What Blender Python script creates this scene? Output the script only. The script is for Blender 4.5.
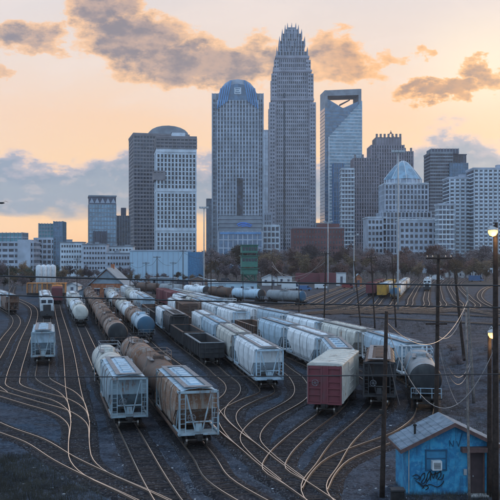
import bpy, math, random
from mathutils import Vector, Matrix
random.seed(7)
R = math.radians
for o in list(bpy.data.objects): bpy.data.objects.remove(o)
scene = bpy.context.scene
COL = scene.collection

# ------------------------------------------------------------------ camera
F, HZ, CH = 850.0, 256.0, 14.0          # focal length and horizon of the 500 px photograph, eye height (m)
cam = bpy.data.cameras.new('camera'); cam_o = bpy.data.objects.new('camera', cam); COL.objects.link(cam_o)
cam_o.location = (0, 0, CH); cam_o.rotation_euler = (R(90), 0, 0)
cam.sensor_width = 36; cam.lens = 36*F/500; cam.shift_y = (HZ-250)/500
cam.clip_start = 1; cam.clip_end = 20000
scene.camera = cam_o

# ------------------------------------------------------------------ light
SUN_AZ, SUN_EL = R(38), R(9)            # azimuth clockwise from the view direction
world = bpy.data.worlds.new('World'); scene.world = world; world.use_nodes = True
sun = bpy.data.lights.new('sun', 'SUN'); sun.energy = 1.1; sun.angle = R(10); sun.color = (1, .72, .46)
sun_o = bpy.data.objects.new('sun', sun); COL.objects.link(sun_o)
sd = Vector((math.sin(SUN_AZ)*math.cos(SUN_EL), math.cos(SUN_AZ)*math.cos(SUN_EL), math.sin(SUN_EL)))
sun_o.rotation_euler = sd.to_track_quat('Z', 'Y').to_euler(); sun_o.location = sd*3000
scene.view_settings.view_transform = 'Standard'; scene.view_settings.look = 'None'
scene.view_settings.exposure = .2; scene.view_settings.gamma = 1

class NT:
    def __init__(s, tree): s.t = tree; s.n = tree.nodes; s.l = tree.links
    def node(s, typ, **kw):
        n = s.n.new(typ)
        for k, v in kw.items(): setattr(n, k, v)
        return n
    def put(s, sock, v):
        if isinstance(v, bpy.types.NodeSocket): s.l.new(v, sock)
        elif v is not None: sock.default_value = v
    def m(s, op, a, b=None, c=None, clamp=False):
        n = s.node('ShaderNodeMath', operation=op, use_clamp=clamp)
        for i, v in enumerate((a, b, c)):
            if v is not None: s.put(n.inputs[i], v)
        return n.outputs[0]
    def vm(s, op, a, b=None, out=0):
        n = s.node('ShaderNodeVectorMath', operation=op)
        s.put(n.inputs[0], a)
        if b is not None: s.put(n.inputs[1], b)
        return n.outputs[out]
    def smooth(s, v, lo, hi, a=0.0, b=1.0):
        n = s.node('ShaderNodeMapRange', interpolation_type='SMOOTHSTEP')
        for i, q in enumerate((v, lo, hi, a, b)): s.put(n.inputs[i], q)
        return n.outputs[0]
    def mix(s, f, a, b, blend='MIX'):
        n = s.node('ShaderNodeMix', data_type='RGBA', blend_type=blend)
        s.put(n.inputs[0], f)
        for i, v in ((6, a), (7, b)):
            s.put(n.inputs[i], (*v, 1) if isinstance(v, tuple) and len(v) == 3 else v)
        return n.outputs[2]
    def noise(s, vec, scale, detail=4, rough=.55, dist=0.0, dim='3D'):
        n = s.node('ShaderNodeTexNoise', noise_dimensions=dim); s.put(n.inputs['Vector'], vec)
        n.inputs['Scale'].default_value = scale; n.inputs['Detail'].default_value = detail
        n.inputs['Roughness'].default_value = rough; n.inputs['Distortion'].default_value = dist
        return n
    def ramp(s, v, stops):
        n = s.node('ShaderNodeValToRGB'); e = n.color_ramp.elements
        while len(e) < len(stops): e.new(.5)
        for i, (p, c) in enumerate(stops): e[i].position = p; e[i].color = (*c, 1) if len(c) == 3 else c
        s.put(n.inputs[0], v); return n.outputs[0]

def lin(r, g, b):
    f = lambda c: (c/255/12.92) if c/255 <= .04045 else ((c/255+.055)/1.055)**2.4
    return (f(r), f(g), f(b))

scene.cycles.use_adaptive_sampling = True; scene.cycles.adaptive_threshold = .02; scene.cycles.max_bounces = 4; scene.cycles.diffuse_bounces = 2; scene.cycles.glossy_bounces = 2
# ---- sky: evening, sun low behind thin cloud, bank of grey-blue cloud above the horizon
def make_sky():
    w = NT(world.node_tree); w.n.clear()
    tc = w.node('ShaderNodeTexCoord'); d = tc.outputs['Generated']
    sx = w.node('ShaderNodeSeparateXYZ'); w.l.new(d, sx.inputs[0])
    x, y, z = sx.outputs
    az = w.m('ARCTAN2', x, y); el = w.m('ARCSINE', z)
    cx = w.node('ShaderNodeCombineXYZ'); w.put(cx.inputs[0], az); w.put(cx.inputs[1], el); P = cx.outputs[0]
    sv = (math.sin(SUN_AZ), math.cos(SUN_AZ), 0)
    h = w.vm('DOT_PRODUCT', d, sv, out=1)
    toward = w.smooth(h, -.35, .75)
    t = w.m('DIVIDE', el, 1.3, clamp=True)
    k = lambda e: e/1.3
    warm = w.ramp(t, [(0, lin(250,192,136)), (k(.03), lin(252,204,152)), (k(.085), lin(252,206,150)), (k(.16), lin(242,200,162)),
                      (k(.22), lin(230,206,188)), (k(.30), lin(214,203,200)), (k(.55), lin(192,200,214)), (1, (.52, .74, 1.12))])
    cool = w.ramp(t, [(0, (.58, .74, 1.05)), (k(.12), (.58, .88, 1.24)), (k(.4), (.55, .92, 1.30)), (1, (.53, .86, 1.26))])
    base = w.mix(toward, cool, warm)
    # pale veil high in the picture
    st = w.vm('MULTIPLY', P, (5.0, 16.0, 1.0))
    n1 = w.noise(st, 1.0, 4, .6, .6, '2D').outputs[0]
    veil = w.m('MULTIPLY', w.smooth(n1, .42, .75), w.smooth(el, .10, .22))
    base = w.mix(w.m('MULTIPLY', veil, .55), base, lin(232,214,204))
    # brighter air near the sun (above right of the picture)
    g = w.vm('LENGTH', w.vm('DIVIDE', w.vm('SUBTRACT', P, (.27, .21, 0)), (.12, .085, 1)), out=1)
    base = w.mix(w.m('MULTIPLY', w.smooth(g, 1.0, 0.0), .5), base, lin(255,238,205))
    # cloud texture shared
    warp = w.noise(w.vm('MULTIPLY', P, (16, 30, 1)), 1.0, 5, .62, 0, '2D')
    nv = w.vm('SUBTRACT', warp.outputs[1], (.5, .5, .5))
    fine = w.noise(w.vm('MULTIPLY', P, (42, 75, 1)), 1.0, 4, .6, 0, '2D').outputs[0]
    Q = w.vm('ADD', P, w.vm('MULTIPLY', nv, (.085, .055, 0)))
    px = lambda a, b: ((a-250)/F, (HZ-b)/F)
    blobs = [  # px centre, px radii, strength
        (100,18,40,20,1.0), (135,46,52,24,1.0), (178,66,62,22,1.0), (228,70,60,20,1.0), (262,60,40,20,.8), (36,46,30,17,.85), (0,82,16,8,.6),
        (330,62,36,24,.8), (350,78,30,14,.7), (434,94,42,9,1.0), (486,84,24,13,.9), (421,62,12,7,.6), (386,66,22,6,.5)]
    tot = None
    for a, b, ra, rb, s_ in blobs:
        c = px(a, b)
        L = w.vm('LENGTH', w.vm('DIVIDE', w.vm('SUBTRACT', Q, (c[0], c[1], 0)), (ra/F, rb/F, 1)), out=1)
        v = w.m('MULTIPLY', w.smooth(L, 1.75, .35), s_)
        tot = v if tot is None else w.m('MAXIMUM', tot, v)
    # clouds elsewhere in the sky, same kind, decided by noise alone
    far = w.noise(w.vm('MULTIPLY', d, (2.2, 2.2, 6.0)), 1.0, 4, .6, 0).outputs[0]
    outv = w.smooth(w.m('ABSOLUTE', az), .33, .5)
    outv = w.m('MAXIMUM', outv, w.smooth(el, .33, .45))
    tot = w.m('MAXIMUM', tot, w.m('MULTIPLY', w.m('MULTIPLY', w.smooth(far, .52, .68), outv), w.smooth(el, .1, .2)))
    dens = w.m('SUBTRACT', tot, w.m('MULTIPLY', w.m('SUBTRACT', .55, fine), .6), clamp=True)
    cover = w.smooth(dens, .26, .54)
    core = w.smooth(dens, .38, .95)
    shade = w.m('ADD', w.m('MULTIPLY', warp.outputs[0], .6), w.m('MULTIPLY', fine, .5))
    ccol = w.mix(core, lin(244,190,136), w.mix(w.smooth(shade, .42, .68), lin(178,146,130), lin(116,106,114)))
    ccol = w.mix(w.smooth(az, .03, .16), ccol, w.mix(core, lin(250,182,108), w.mix(w.smooth(shade, .42, .68), lin(190,136,92), lin(146,112,98))))
    ccol = w.mix(toward, (.46, .54, .68), ccol)
    col = w.mix(w.m('MULTIPLY', cover, .92), base, ccol)
    # low bank
    wob = w.m('MULTIPLY', w.m('SUBTRACT', warp.outputs[0], .5), .085)
    wob2 = w.m('MULTIPLY', w.m('SUBTRACT', n1, .5), .05)
    hump = w.m('MULTIPLY', w.smooth(w.m('ABSOLUTE', w.m('SUBTRACT', az, .235)), .085, .0), .026)
    top = w.m('ADD', w.m('ADD', w.m('ADD', .119, wob), w.m('MULTIPLY', wob2, .5)), w.m('ADD', hump, w.m('MULTIPLY', w.smooth(az, .05, .2), .004)))
    bot = w.m('ADD', .042, w.m('ADD', wob2, w.m('MULTIPLY', wob, .25)))
    bank = w.m('MULTIPLY', w.smooth(w.m('SUBTRACT', top, el), -.004, .016), w.smooth(w.m('SUBTRACT', el, bot), -.006, .012))
    bt = w.smooth(w.m('SUBTRACT', top, el), .0, .05)
    bcol = w.ramp(bt, [(0, lin(228,196,184)), (.22, lin(158,160,178)), (.55, lin(112,138,166)), (1, lin(130,150,172))])
    bcol = w.mix(w.m('MULTIPLY', w.smooth(fine, .5, .72), .35), bcol, lin(205,190,190))
    bcol = w.mix(w.m('MULTIPLY', w.m('SUBTRACT', 1.0, toward), .6), bcol, (.46, .53, .68))
    col = w.mix(w.m('MULTIPLY', bank, .93), col, bcol)
    sky = w.node('ShaderNodeTexSky', sky_type='NISHITA', sun_disc=False)
    sky.sun_elevation = SUN_EL; sky.sun_rotation = SUN_AZ
    sky.air_density = 1.0; sky.dust_density = 2.0
    bg1 = w.node('ShaderNodeBackground'); w.put(bg1.inputs[0], col); bg1.inputs[1].default_value = 1.0
    bg2 = w.node('ShaderNodeBackground'); w.put(bg2.inputs[0], sky.outputs[0]); bg2.inputs[1].default_value = .012
    add = w.node('ShaderNodeAddShader'); w.l.new(bg1.outputs[0], add.inputs[0]); w.l.new(bg2.outputs[0], add.inputs[1])
    out = w.node('ShaderNodeOutputWorld'); w.l.new(add.outputs[0], out.inputs[0])
make_sky()
world.cycles.sampling_method = 'NONE'

# ------------------------------------------------------------------ helpers
class MB:
    def __init__(s): s.v = []; s.f = []
    def quad(s, a, b, c, d):
        n = len(s.v); s.v += [tuple(a), tuple(b), tuple(c), tuple(d)]; s.f.append((n, n+1, n+2, n+3)); return s
    def box(s, cx, cy, cz, sx, sy, sz, rz=0.0):
        n = len(s.v); c, q = math.cos(rz), math.sin(rz)
        for dz in (-.5, .5):
            for dx, dy in ((-.5,-.5), (.5,-.5), (.5,.5), (-.5,.5)):
                X, Y = dx*sx, dy*sy
                s.v.append((cx+X*c-Y*q, cy+X*q+Y*c, cz+dz*sz))
        s.f += [(n+3,n+2,n+1,n), (n+4,n+5,n+6,n+7), (n,n+1,n+5,n+4), (n+1,n+2,n+6,n+5), (n+2,n+3,n+7,n+6), (n+3,n,n+4,n+7)]
        return s
    def bb(s, x0, x1, y0, y1, z0, z1): return s.box((x0+x1)/2, (y0+y1)/2, (z0+z1)/2, x1-x0, y1-y0, z1-z0)
    def loft(s, rings, closed=True, caps=True):
        n0 = len(s.v); k = len(rings[0])
        for r in rings: s.v += [tuple(p) for p in r]
        for i in range(len(rings)-1):
            for j in range(k if closed else k-1):
                a, b = n0+i*k+j, n0+i*k+(j+1) % k
                s.f.append((a, b, b+k, a+k))
        if caps and closed:
            s.f.append(tuple(range(n0+k-1, n0-1, -1)))
            e = n0+(len(rings)-1)*k; s.f.append(tuple(range(e, e+k)))
        return s
    def tube(s, pts, r, n=6, caps=True):
        pts = [Vector(p) for p in pts]; rad = r if isinstance(r, (list, tuple)) else [r]*len(pts)
        rings = []; up = Vector((0, 0, 1))
        for i, p in enumerate(pts):
            t = (pts[min(i+1, len(pts)-1)]-pts[max(i-1, 0)]).normalized()
            a = t.cross(up) if abs(t.z) < .95 else t.cross(Vector((1, 0, 0)))
            a.normalize(); b = a.cross(t)
            rings.append([p+(a*math.cos(2*math.pi*j/n)+b*math.sin(2*math.pi*j/n))*rad[i] for j in range(n)])
        return s.loft(rings, True, caps)
    def cyl(s, p, q, r, n=10): return s.tube([p, q], r, n)
    def bar(s, p, q, w=.06): return s.tube([p, q], w*.6, 4)
    def lathe(s, prof, c=(0, 0, 0), n=12):
        rings = [[(c[0]+r*math.cos(2*math.pi*j/n), c[1]+r*math.sin(2*math.pi*j/n), c[2]+z) for j in range(n)] for r, z in prof]
        return s.loft(rings)
    def prism(s, poly, y0, y1):          # polygon in x,z extruded along y
        return s.loft([[(x, y1, z) for x, z in poly], [(x, y0, z) for x, z in poly]])
    def mesh(s, name, smooth=False):
        me = bpy.data.meshes.new(name); me.from_pydata(s.v, [], s.f); me.update()
        if smooth: me.polygons.foreach_set('use_smooth', [True]*len(me.polygons))
        return me

def place(name, me, mat, parent=None, loc=(0,0,0), rot=(0,0,0), kind=None):
    if not me.materials: me.materials.append(None)
    o = bpy.data.objects.new(name, me); COL.objects.link(o)
    o.material_slots[0].link = 'OBJECT'; o.material_slots[0].material = mat
    if parent: o.parent = parent
    o.location = loc; o.rotation_euler = rot
    if kind: o['kind'] = kind
    return o
def part(name, mb, mat, parent=None, smooth=False, kind=None, loc=(0,0,0)):
    return place(name, mb.mesh(name, smooth), mat, parent, loc, kind=kind)
def tag(o, label, cat, group=None):
    o['label'] = label; o['category'] = cat
    if group: o['group'] = group
    return o
def thing(name, loc, rz, label, cat, group=None):
    o = bpy.data.objects.new(name, None); COL.objects.link(o); o.empty_display_size = .5
    o.location = loc; o.rotation_euler = (0, 0, rz)
    return tag(o, label, cat, group)
def gp(x, y): Y = F*CH/(y-HZ); return ((x-250)/F*Y, Y)         # photo pixel -> point of the flat yard
def wx(x, Y): return (x-250)/F*Y
def wz(y, Y): return CH-(y-HZ)*Y/F

# ------------------------------------------------------------------ materials
MATS = {}
def newmat(name):
    m = bpy.data.materials.new(name); m.use_nodes = True
    t = NT(m.node_tree); b = t.n['Principled BSDF']; return m, t, b
def plain(name, col, rough=.7, metal=0.0, var=.25, scale=1.5, bump=0.0):
    if name in MATS: return MATS[name]
    m, t, b = newmat(name); tc = t.node('ShaderNodeTexCoord').outputs['Object']
    n = t.noise(tc, scale, 5, .6).outputs[0]
    lo = tuple(c*(1-var) for c in col); hi = tuple(min(1, c*(1+var)) for c in col)
    t.put(b.inputs['Base Color'], t.mix(t.smooth(n, .3, .7), lo, hi))
    b.inputs['Roughness'].default_value = rough; b.inputs['Metallic'].default_value = metal
    if rough > .75: b.inputs['Specular IOR Level'].default_value = .2
    if bump:
        bp = t.node('ShaderNodeBump'); bp.inputs['Strength'].default_value = bump
        t.put(bp.inputs['Height'], t.noise(tc, scale*6, 4).outputs[0]); t.l.new(bp.outputs[0], b.inputs['Normal'])
    MATS[name] = m; return m
def paint(name, col, rust=.35, rough=.62, rustcol=(.14, .065, .035)):
    """weathered rail-car paint: dust, vertical streaks of rust, scuffs"""
    if name in MATS: return MATS[name]
    m, t, b = newmat(name); tc = t.node('ShaderNodeTexCoord').outputs['Object']
    rnd = t.node('ShaderNodeObjectInfo').outputs['Random']
    off = t.node('ShaderNodeCombineXYZ'); t.put(off.inputs[0], t.m('MULTIPLY', rnd, 91.0)); t.put(off.inputs[1], t.m('MULTIPLY', rnd, 37.0))
    p = t.vm('ADD', tc, off.outputs[0])
    streak = t.noise(t.vm('MULTIPLY', p, (2.4, 2.4, .28)), 1.6, 6, .62).outputs[0]
    blot = t.noise(p, .55, 6, .65, .4).outputs[0]
    spk = t.noise(p, 6.0, 5, .7).outputs[0]
    dirt = t.noise(t.vm('MULTIPLY', p, (1, 1, .5)), 1.1, 5, .6).outputs[0]
    shade = t.m('ADD', .86, t.m('MULTIPLY', rnd, .26))
    c = t.mix(1.0, (*col, 1), t.node('ShaderNodeCombineColor').outputs[0], 'MIX') if False else (*col, 1)
    cm = t.node('ShaderNodeVectorMath', operation='SCALE'); cm.inputs[0].default_value = col; t.put(cm.inputs['Scale'], shade)
    dull = tuple(c_*.55+.035 for c_ in col)
    c1 = t.mix(t.smooth(dirt, .42, .72), cm.outputs[0], dull)
    f = t.m('ADD', t.m('MULTIPLY', streak, .55), t.m('MULTIPLY', blot, .45))
    lo = .70-rust*.32
    mask = t.m('MULTIPLY', t.smooth(f, lo, lo+.10), t.smooth(spk, .30, .5), clamp=True)
    c2 = t.mix(t.m('MULTIPLY', mask, .9), c1, t.mix(spk, rustcol, tuple(min(1, q*1.9) for q in rustcol)))
    t.put(b.inputs['Base Color'], c2)
    b.inputs['Specular IOR Level'].default_value = .3
    t.put(b.inputs['Roughness'], t.m('ADD', rough, t.m('MULTIPLY', mask, .35)))
    MATS[name] = m; return m
def glass(name, col, rough=.12, spec=.9, lo=.35, hi=1.7):
    if name in MATS: return MATS[name]
    m, t, b = newmat(name); tc = t.node('ShaderNodeTexCoord').outputs['Object']
    n = t.noise(t.vm('MULTIPLY', tc, (.35, .35, .3)), 1.0, 3, .6).outputs[0]
    v = t.node('ShaderNodeTexVoronoi', feature='F1'); t.put(v.inputs['Vector'], t.vm('MULTIPLY', tc, (.3, .3, .27))); v.inputs['Scale'].default_value = 1.0
    f = t.m('ADD', t.m('MULTIPLY', n, .5), t.m('MULTIPLY', v.outputs['Color'], .5))
    t.put(b.inputs['Base Color'], t.mix(t.smooth(f, .36, .70), tuple(c*lo for c in col), tuple(min(1, c*hi) for c in col)))
    b.inputs['Roughness'].default_value = rough; b.inputs['Specular IOR Level'].default_value = spec
    MATS[name] = m; return m
def emis(name, col, s):
    m, t, b = newmat(name); b.inputs['Emission Color'].default_value = (*col, 1); b.inputs['Emission Strength'].default_value = s
    b.inputs['Base Color'].default_value = (*col, 1); return m

PT = {
 'white': paint('paint_white', (.70, .74, .78), .38), 'cream': paint('paint_cream', (.55, .54, .50), .5), 'pale_blue': paint('paint_pale_blue', (.38, .50, .60), .38),
 'steel': paint('paint_steel', (.27, .35, .40), .58), 'grey': paint('paint_grey', (.26, .28, .30), .45), 'rusty': paint('paint_rusty', (.26, .22, .20), .8),
 'brown': paint('paint_brown', (.095, .060, .048), .6), 'maroon': paint('paint_maroon', (.17, .045, .055), .25, rustcol=(.10, .04, .03)), 'dark': paint('paint_dark', (.035, .034, .038), .45, rustcol=(.075, .04, .028)),
 'black': paint('paint_black', (.018, .02, .024), .15), 'blue': paint('paint_blue', (.045, .12, .20), .12), 'yellow': paint('paint_yellow', (.50, .28, .05), .3),
 'orange': paint('paint_orange', (.55, .22, .06), .5), 'hopper_mix': paint('paint_hopper_mix', (.36, .32, .28), .86), 'teal': paint('paint_teal', (.20, .33, .38), .4)}
UNDER = plain('underframe_grime', (.022, .02, .02), .8, 0, .4, 3)
STEEL = plain('worn_steel', (.25, .22, .20), .4, .9, .3, 3)
GRATE = plain('galvanised_grating', (.19, .20, .22), .6, .4, .3, 5)
WOOD = plain('creosoted_pole_wood', (.035, .024, .02), .85, 0, .4, 4, .3)
WOODG = plain('weathered_grey_wood', (.16, .14, .13), .85, 0, .35, 4, .3)
CABLE = plain('black_cable', (.015, .015, .018), .6, 0, .2)
CABLEW = plain('pale_cable', (.28, .25, .24), .5, .2, .2)
CONC = plain('concrete', (.34, .34, .34), .85, 0, .2, .6)

# ------------------------------------------------------------------ ground
def ground_mat():
    m, t, b = newmat('yard_ground'); tc = t.node('ShaderNodeTexCoord').outputs['Object']
    big = t.noise(tc, .045, 6, .62, .5).outputs[0]; mid = t.noise(tc, .45, 6, .65, .3).outputs[0]
    fine = t.noise(tc, 4.0, 5, .75).outputs[0]; grit = t.node('ShaderNodeTexVoronoi'); t.put(grit.inputs['Vector'], tc); grit.inputs['Scale'].default_value = 9.0
    c = t.mix(t.smooth(mid, .34, .68), (.013, .017, .027), (.062, .074, .100))
    c = t.mix(t.smooth(big, .46, .66), c, (.022, .052, .088))
    c = t.mix(t.m('MULTIPLY', t.smooth(t.noise(tc, .16, 5, .6, .8).outputs[0], .55, .7), .7), c, (.026, .018, .015))
    gr2 = t.noise(tc, 1.9, 6, .75).outputs[0]
    c = t.mix(t.m('MULTIPLY', t.smooth(gr2, .53, .64), .6), c, (.090, .104, .132))
    c = t.mix(t.m('MULTIPLY', t.smooth(gr2, .47, .37), .8), c, (.008, .010, .016))
    c = t.mix(t.m('MULTIPLY', t.smooth(fine, .525, .64), .75), c, (.095, .108, .135))
    c = t.mix(t.m('MULTIPLY', t.smooth(fine, .47, .37), .75), c, (.016, .016, .020))
    c = t.mix(t.m('MULTIPLY', t.smooth(t.noise(t.vm('MULTIPLY', tc, (1.0, .35, 1)), .35, 6, .7, 1.2).outputs[0], .56, .66), .75), c, (.010, .011, .015))
    far = t.node('ShaderNodeSeparateXYZ'); t.l.new(tc, far.inputs[0])
    fy = t.smooth(far.outputs[1], 330, 520)
    c = t.mix(fy, c, t.mix(mid, (.045, .04, .032), (.085, .07, .055)))
    t.put(b.inputs['Base Color'], c)
    b.inputs['Specular IOR Level'].default_value = .12
    wet = t.smooth(big, .60, .68)
    t.put(b.inputs['Roughness'], t.m('SUBTRACT', .92, t.m('MULTIPLY', wet, .25)))
    bp = t.node('ShaderNodeBump'); bp.inputs['Strength'].default_value = .6; bp.inputs['Distance'].default_value = .06
    t.put(bp.inputs['Height'], t.m('ADD', t.m('MULTIPLY', fine, 1.0), t.m('MULTIPLY', grit.outputs['Distance'], .8))); t.l.new(bp.outputs[0], b.inputs['Normal'])
    return m
GZ = -.30
g = MB(); N = 60
xs = [-1500, -700, -300] + [(-150+i*5) for i in range(61)] + [300, 700, 1500]
ys = [-60, 0, 15] + [20+i*3 for i in range(44)] + [170, 220, 300, 400, 600, 1000, 1600, 2400]
rg = random.Random(3)
bumps = [(rg.uniform(-40, 40), rg.uniform(40, 150), rg.uniform(2, 6), rg.uniform(.03, .10)) for _ in range(70)]
for yy in ys:
    for xx in xs:
        z = GZ
        if abs(xx) < 150 and 20 < yy < 150:
            z += sum(h*math.exp(-((xx-a)**2+(yy-b)**2)/(2*s*s)) for a, b, s, h in bumps)*.6
        # bank on the right, beyond the black tank car
        if 15 < yy < 150 and 0 < xx < 150:
            lim = 22+max(0, (yy-70))*.06
            z += 1.9*max(0, min(1, (xx-lim)/9))*max(0, min(1, (yy-66)/10))*max(0, min(1, (150-yy)/40))
        g.v.append((xx, yy, z))
nx = len(xs)
for j in range(len(ys)-1):
    for i in range(nx-1): g.f.append((j*nx+i, j*nx+i+1, (j+1)*nx+i+1, (j+1)*nx+i))
part('ground', g, ground_mat(), kind='structure')

# ------------------------------------------------------------------ tracks
def catmull(pts, step=1.2):
    P = [Vector((p[0], p[1])) for p in pts]; out = []
    P = [P[0]*2-P[1]] + P + [P[-1]*2-P[-2]]
    for i in range(1, len(P)-2):
        n = max(2, int((P[i+1]-P[i]).length/step)); a = .5
        t0 = 0; t1 = t0+(P[i]-P[i-1]).length**a; t2 = t1+(P[i+1]-P[i]).length**a; t3 = t2+(P[i+2]-P[i+1]).length**a
        for k in range(n):
            t = t1+(t2-t1)*k/n
            A1 = P[i-1]*((t1-t)/(t1-t0))+P[i]*((t-t0)/(t1-t0)); A2 = P[i]*((t2-t)/(t2-t1))+P[i+1]*((t-t1)/(t2-t1)); A3 = P[i+1]*((t3-t)/(t3-t2))+P[i+2]*((t-t2)/(t3-t2))
            B1 = A1*((t2-t)/(t2-t0))+A2*((t-t0)/(t2-t0)); B2 = A2*((t3-t)/(t3-t1))+A3*((t-t1)/(t3-t1))
            out.append(B1*((t2-t)/(t2-t1))+B2*((t-t1)/(t2-t1)))
    out.append(P[-2]); return out
class Path:
    def __init__(s, pts):
        s.p = catmull(pts); s.s = [0]
        for a, b in zip(s.p, s.p[1:]): s.s.append(s.s[-1]+(b-a).length)
        s.L = s.s[-1]
    def at(s, q):
        q = max(0, min(s.L-1e-4, q)); lo, hi = 0, len(s.s)-1
        while hi-lo > 1:
            m = (lo+hi)//2
            if s.s[m] <= q: lo = m
            else: hi = m
        f = (q-s.s[lo])/(s.s[hi]-s.s[lo]); return s.p[lo].lerp(s.p[hi], f)
    def s_at_y(s, Y):
        for p, q in zip(s.p, s.s):
            if p.y >= Y: return q
        return s.L
    def norm(s, i):
        t = (s.p[min(i+1, len(s.p)-1)]-s.p[max(i-1, 0)]).normalized(); return Vector((t.y, -t.x))

G = lambda *a: [gp(*q) for q in a]
TR = {}
TR['lead_left'] = [(-36, 92), (-27, 79)] + G((0,427), (35,440), (65,458), (100,475), (150,497)) + [(-2.2, 44), (2.5, 36), (6, 27)]
TR['track_c'] = [(-75, 335)] + G((57,303), (68,350), (74,393), (80,420), (79,445), (82,460), (96,473)) + [gp(130,489), (-4.2, 46.8)]
TR['track_d'] = [(-95, 390), (-60, 248)] + G((47,318), (43,365), (43,378), (52,384), (66,391), (75,400), (80,416))
TR['track_e'] = [(-110, 395), (-84, 300)] + G((33,308), (23,346), (13,378), (14,385), (30,391), (60,399), (76,409), (80.5,422))
TR['track_f'] = [(-48, 118), (-35, 98)] + G((0,393), (30,402), (60,411), (77,423), (79,440))
TR['track_g'] = [(-125, 400), (-95, 300)] + G((16,318), (5,340), (-10,366), (-14,380), (0,392.5))
TR['track_a'] = [(-100, 450), (-75, 345), (-50.5, 240), (-32.7, 165.3), (-20.2, 112), (-9.4, 67.2), (-4.8, 49.2), (-1.2, 38), (1, 27)]
TR['track_b'] = [(-98, 480), (-73, 365), (-51.5, 270), (-19.1, 124), (-11.1, 91.5), (-3.3, 59.8), (-2.0, 53.6), (.3, 48.5), (4, 42), (9, 34), (13, 27)]
TR['lead_right'] = [(-105, 560), (-70, 395), (-45, 270), (-16.4, 136.8), (-13.4, 124), (-7.4, 100), (-4.6, 84), (-2.43, 71.3), (-.5, 64.3), (1.35, 57.5), (3.06, 52), (5.4, 45), (9, 36), (12, 27)]
TR['track_h'] = [(-75, 450), (-48, 310), (-32, 238), (-22.6, 192), (-16, 160.8), (-11.1, 136.8), (-4.6, 107.2), (-3.6, 101.5), (-1.95, 93), (-1.85, 87), (-2.9, 80), (-3.0, 75), (-1.6, 68), (-.3, 63.5)]
TR['track_i'] = [(-64, 420), (-40, 290), (-18.5, 201.7), (-11.8, 167.6), (-7.9, 145), (-4.5, 126.6), (-.9, 106), (1.75, 87.8), (.1, 83.6), (-1.7, 78), (-1.95, 73), (-.9, 66), (.8, 59.5)]
TR['track_j'] = [(-58, 400), (-35, 290), (-15.4, 205), (-7, 172.5), (-.6, 144), (2.0, 126.6), (4.3, 106), (5.4, 97), (5.0, 85), (1.0, 72.5), (0, 65.5), (.9, 60), (2.7, 53.5)]
TR['track_k'] = [(-50, 345), (-23, 240), (-14, 204), (-7, 172), (-1.2, 148), (3.2, 130), (6.4, 116), (8.9, 104), (9.8, 96), (9.6, 89), (8.6, 82), (7.0, 76.3), (3.9, 66.9), (2.0, 59.8), (1.6, 56), (2.9, 52.4), (5.2, 45.5)]
TR['track_l'] = [(2, 146), (6.6, 130), (9.5, 119), (12.2, 107), (13.6, 97), (13.5, 88), (12.2, 80.2), (6.8, 63.6), (5.2, 57.2), (3.9, 52), (4.1, 48.4), (6.2, 43)]
TR['track_m'] = [(-42, 330), (-18, 234), (-8, 196), (-1, 169), (5, 148), (9.6, 132), (13.6, 117), (16.6, 104), (17.9, 94), (17.5, 86), (16.1, 78.3), (14.5, 72.6), (11.8, 66.9), (8.4, 62.3), (6.1, 58.8), (4.7, 54.8), (3.9, 51.2)]
TR['track_n'] = [(-60, 345), (-15, 283), (-3, 262), (17.6, 239), (35, 225), (70, 208), (130, 192)]
TR['track_o'] = [(-50, 326), (-8, 272), (19, 246), (38, 231), (74, 214), (140, 197)]
for i, nme in enumerate('pqrstuvw'):
    x0 = 38.9+4.9*i
    y0 = 238+i*2
    TR['track_'+nme] = [(x0+.21*(560-283)*(1+.03*i), 560), (x0+.22*(420-283), 420), (x0, 283), (x0-.22*48, 235), (x0-.22*62-5, 219+i*.4), (x0-30, 206+i*.5)]
TR['track_x'] = [(150, 470), (112, 395), (86, 318), (72, 262), (66, 222), (64, 185), (70, 150)]
TR['track_y'] = [(175, 470), (135, 395), (104, 318), (88, 262), (80, 205), (84, 165)]
for i in range(1, 5):
    x0 = 38.9-4.9*i
    TR['track_p%d' % i] = [(x0+.21*(430-283), 430), (x0, 283), (x0-.22*40, 243), (x0-22, 224-i*.3)]
TR['track_aa'] = [(-30, 276), (22, 228), (50, 203), (90, 180)]
TR['track_ab'] = [(24, 200), (44, 182), (72, 160)]
TR['track_ac'] = [(60, 250), (58, 215), (62, 180), (74, 150)]
PATHS = {k: Path([p for p in v][::-1]) for k, v in TR.items()}     # now ordered from the near end to the far end

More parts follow.
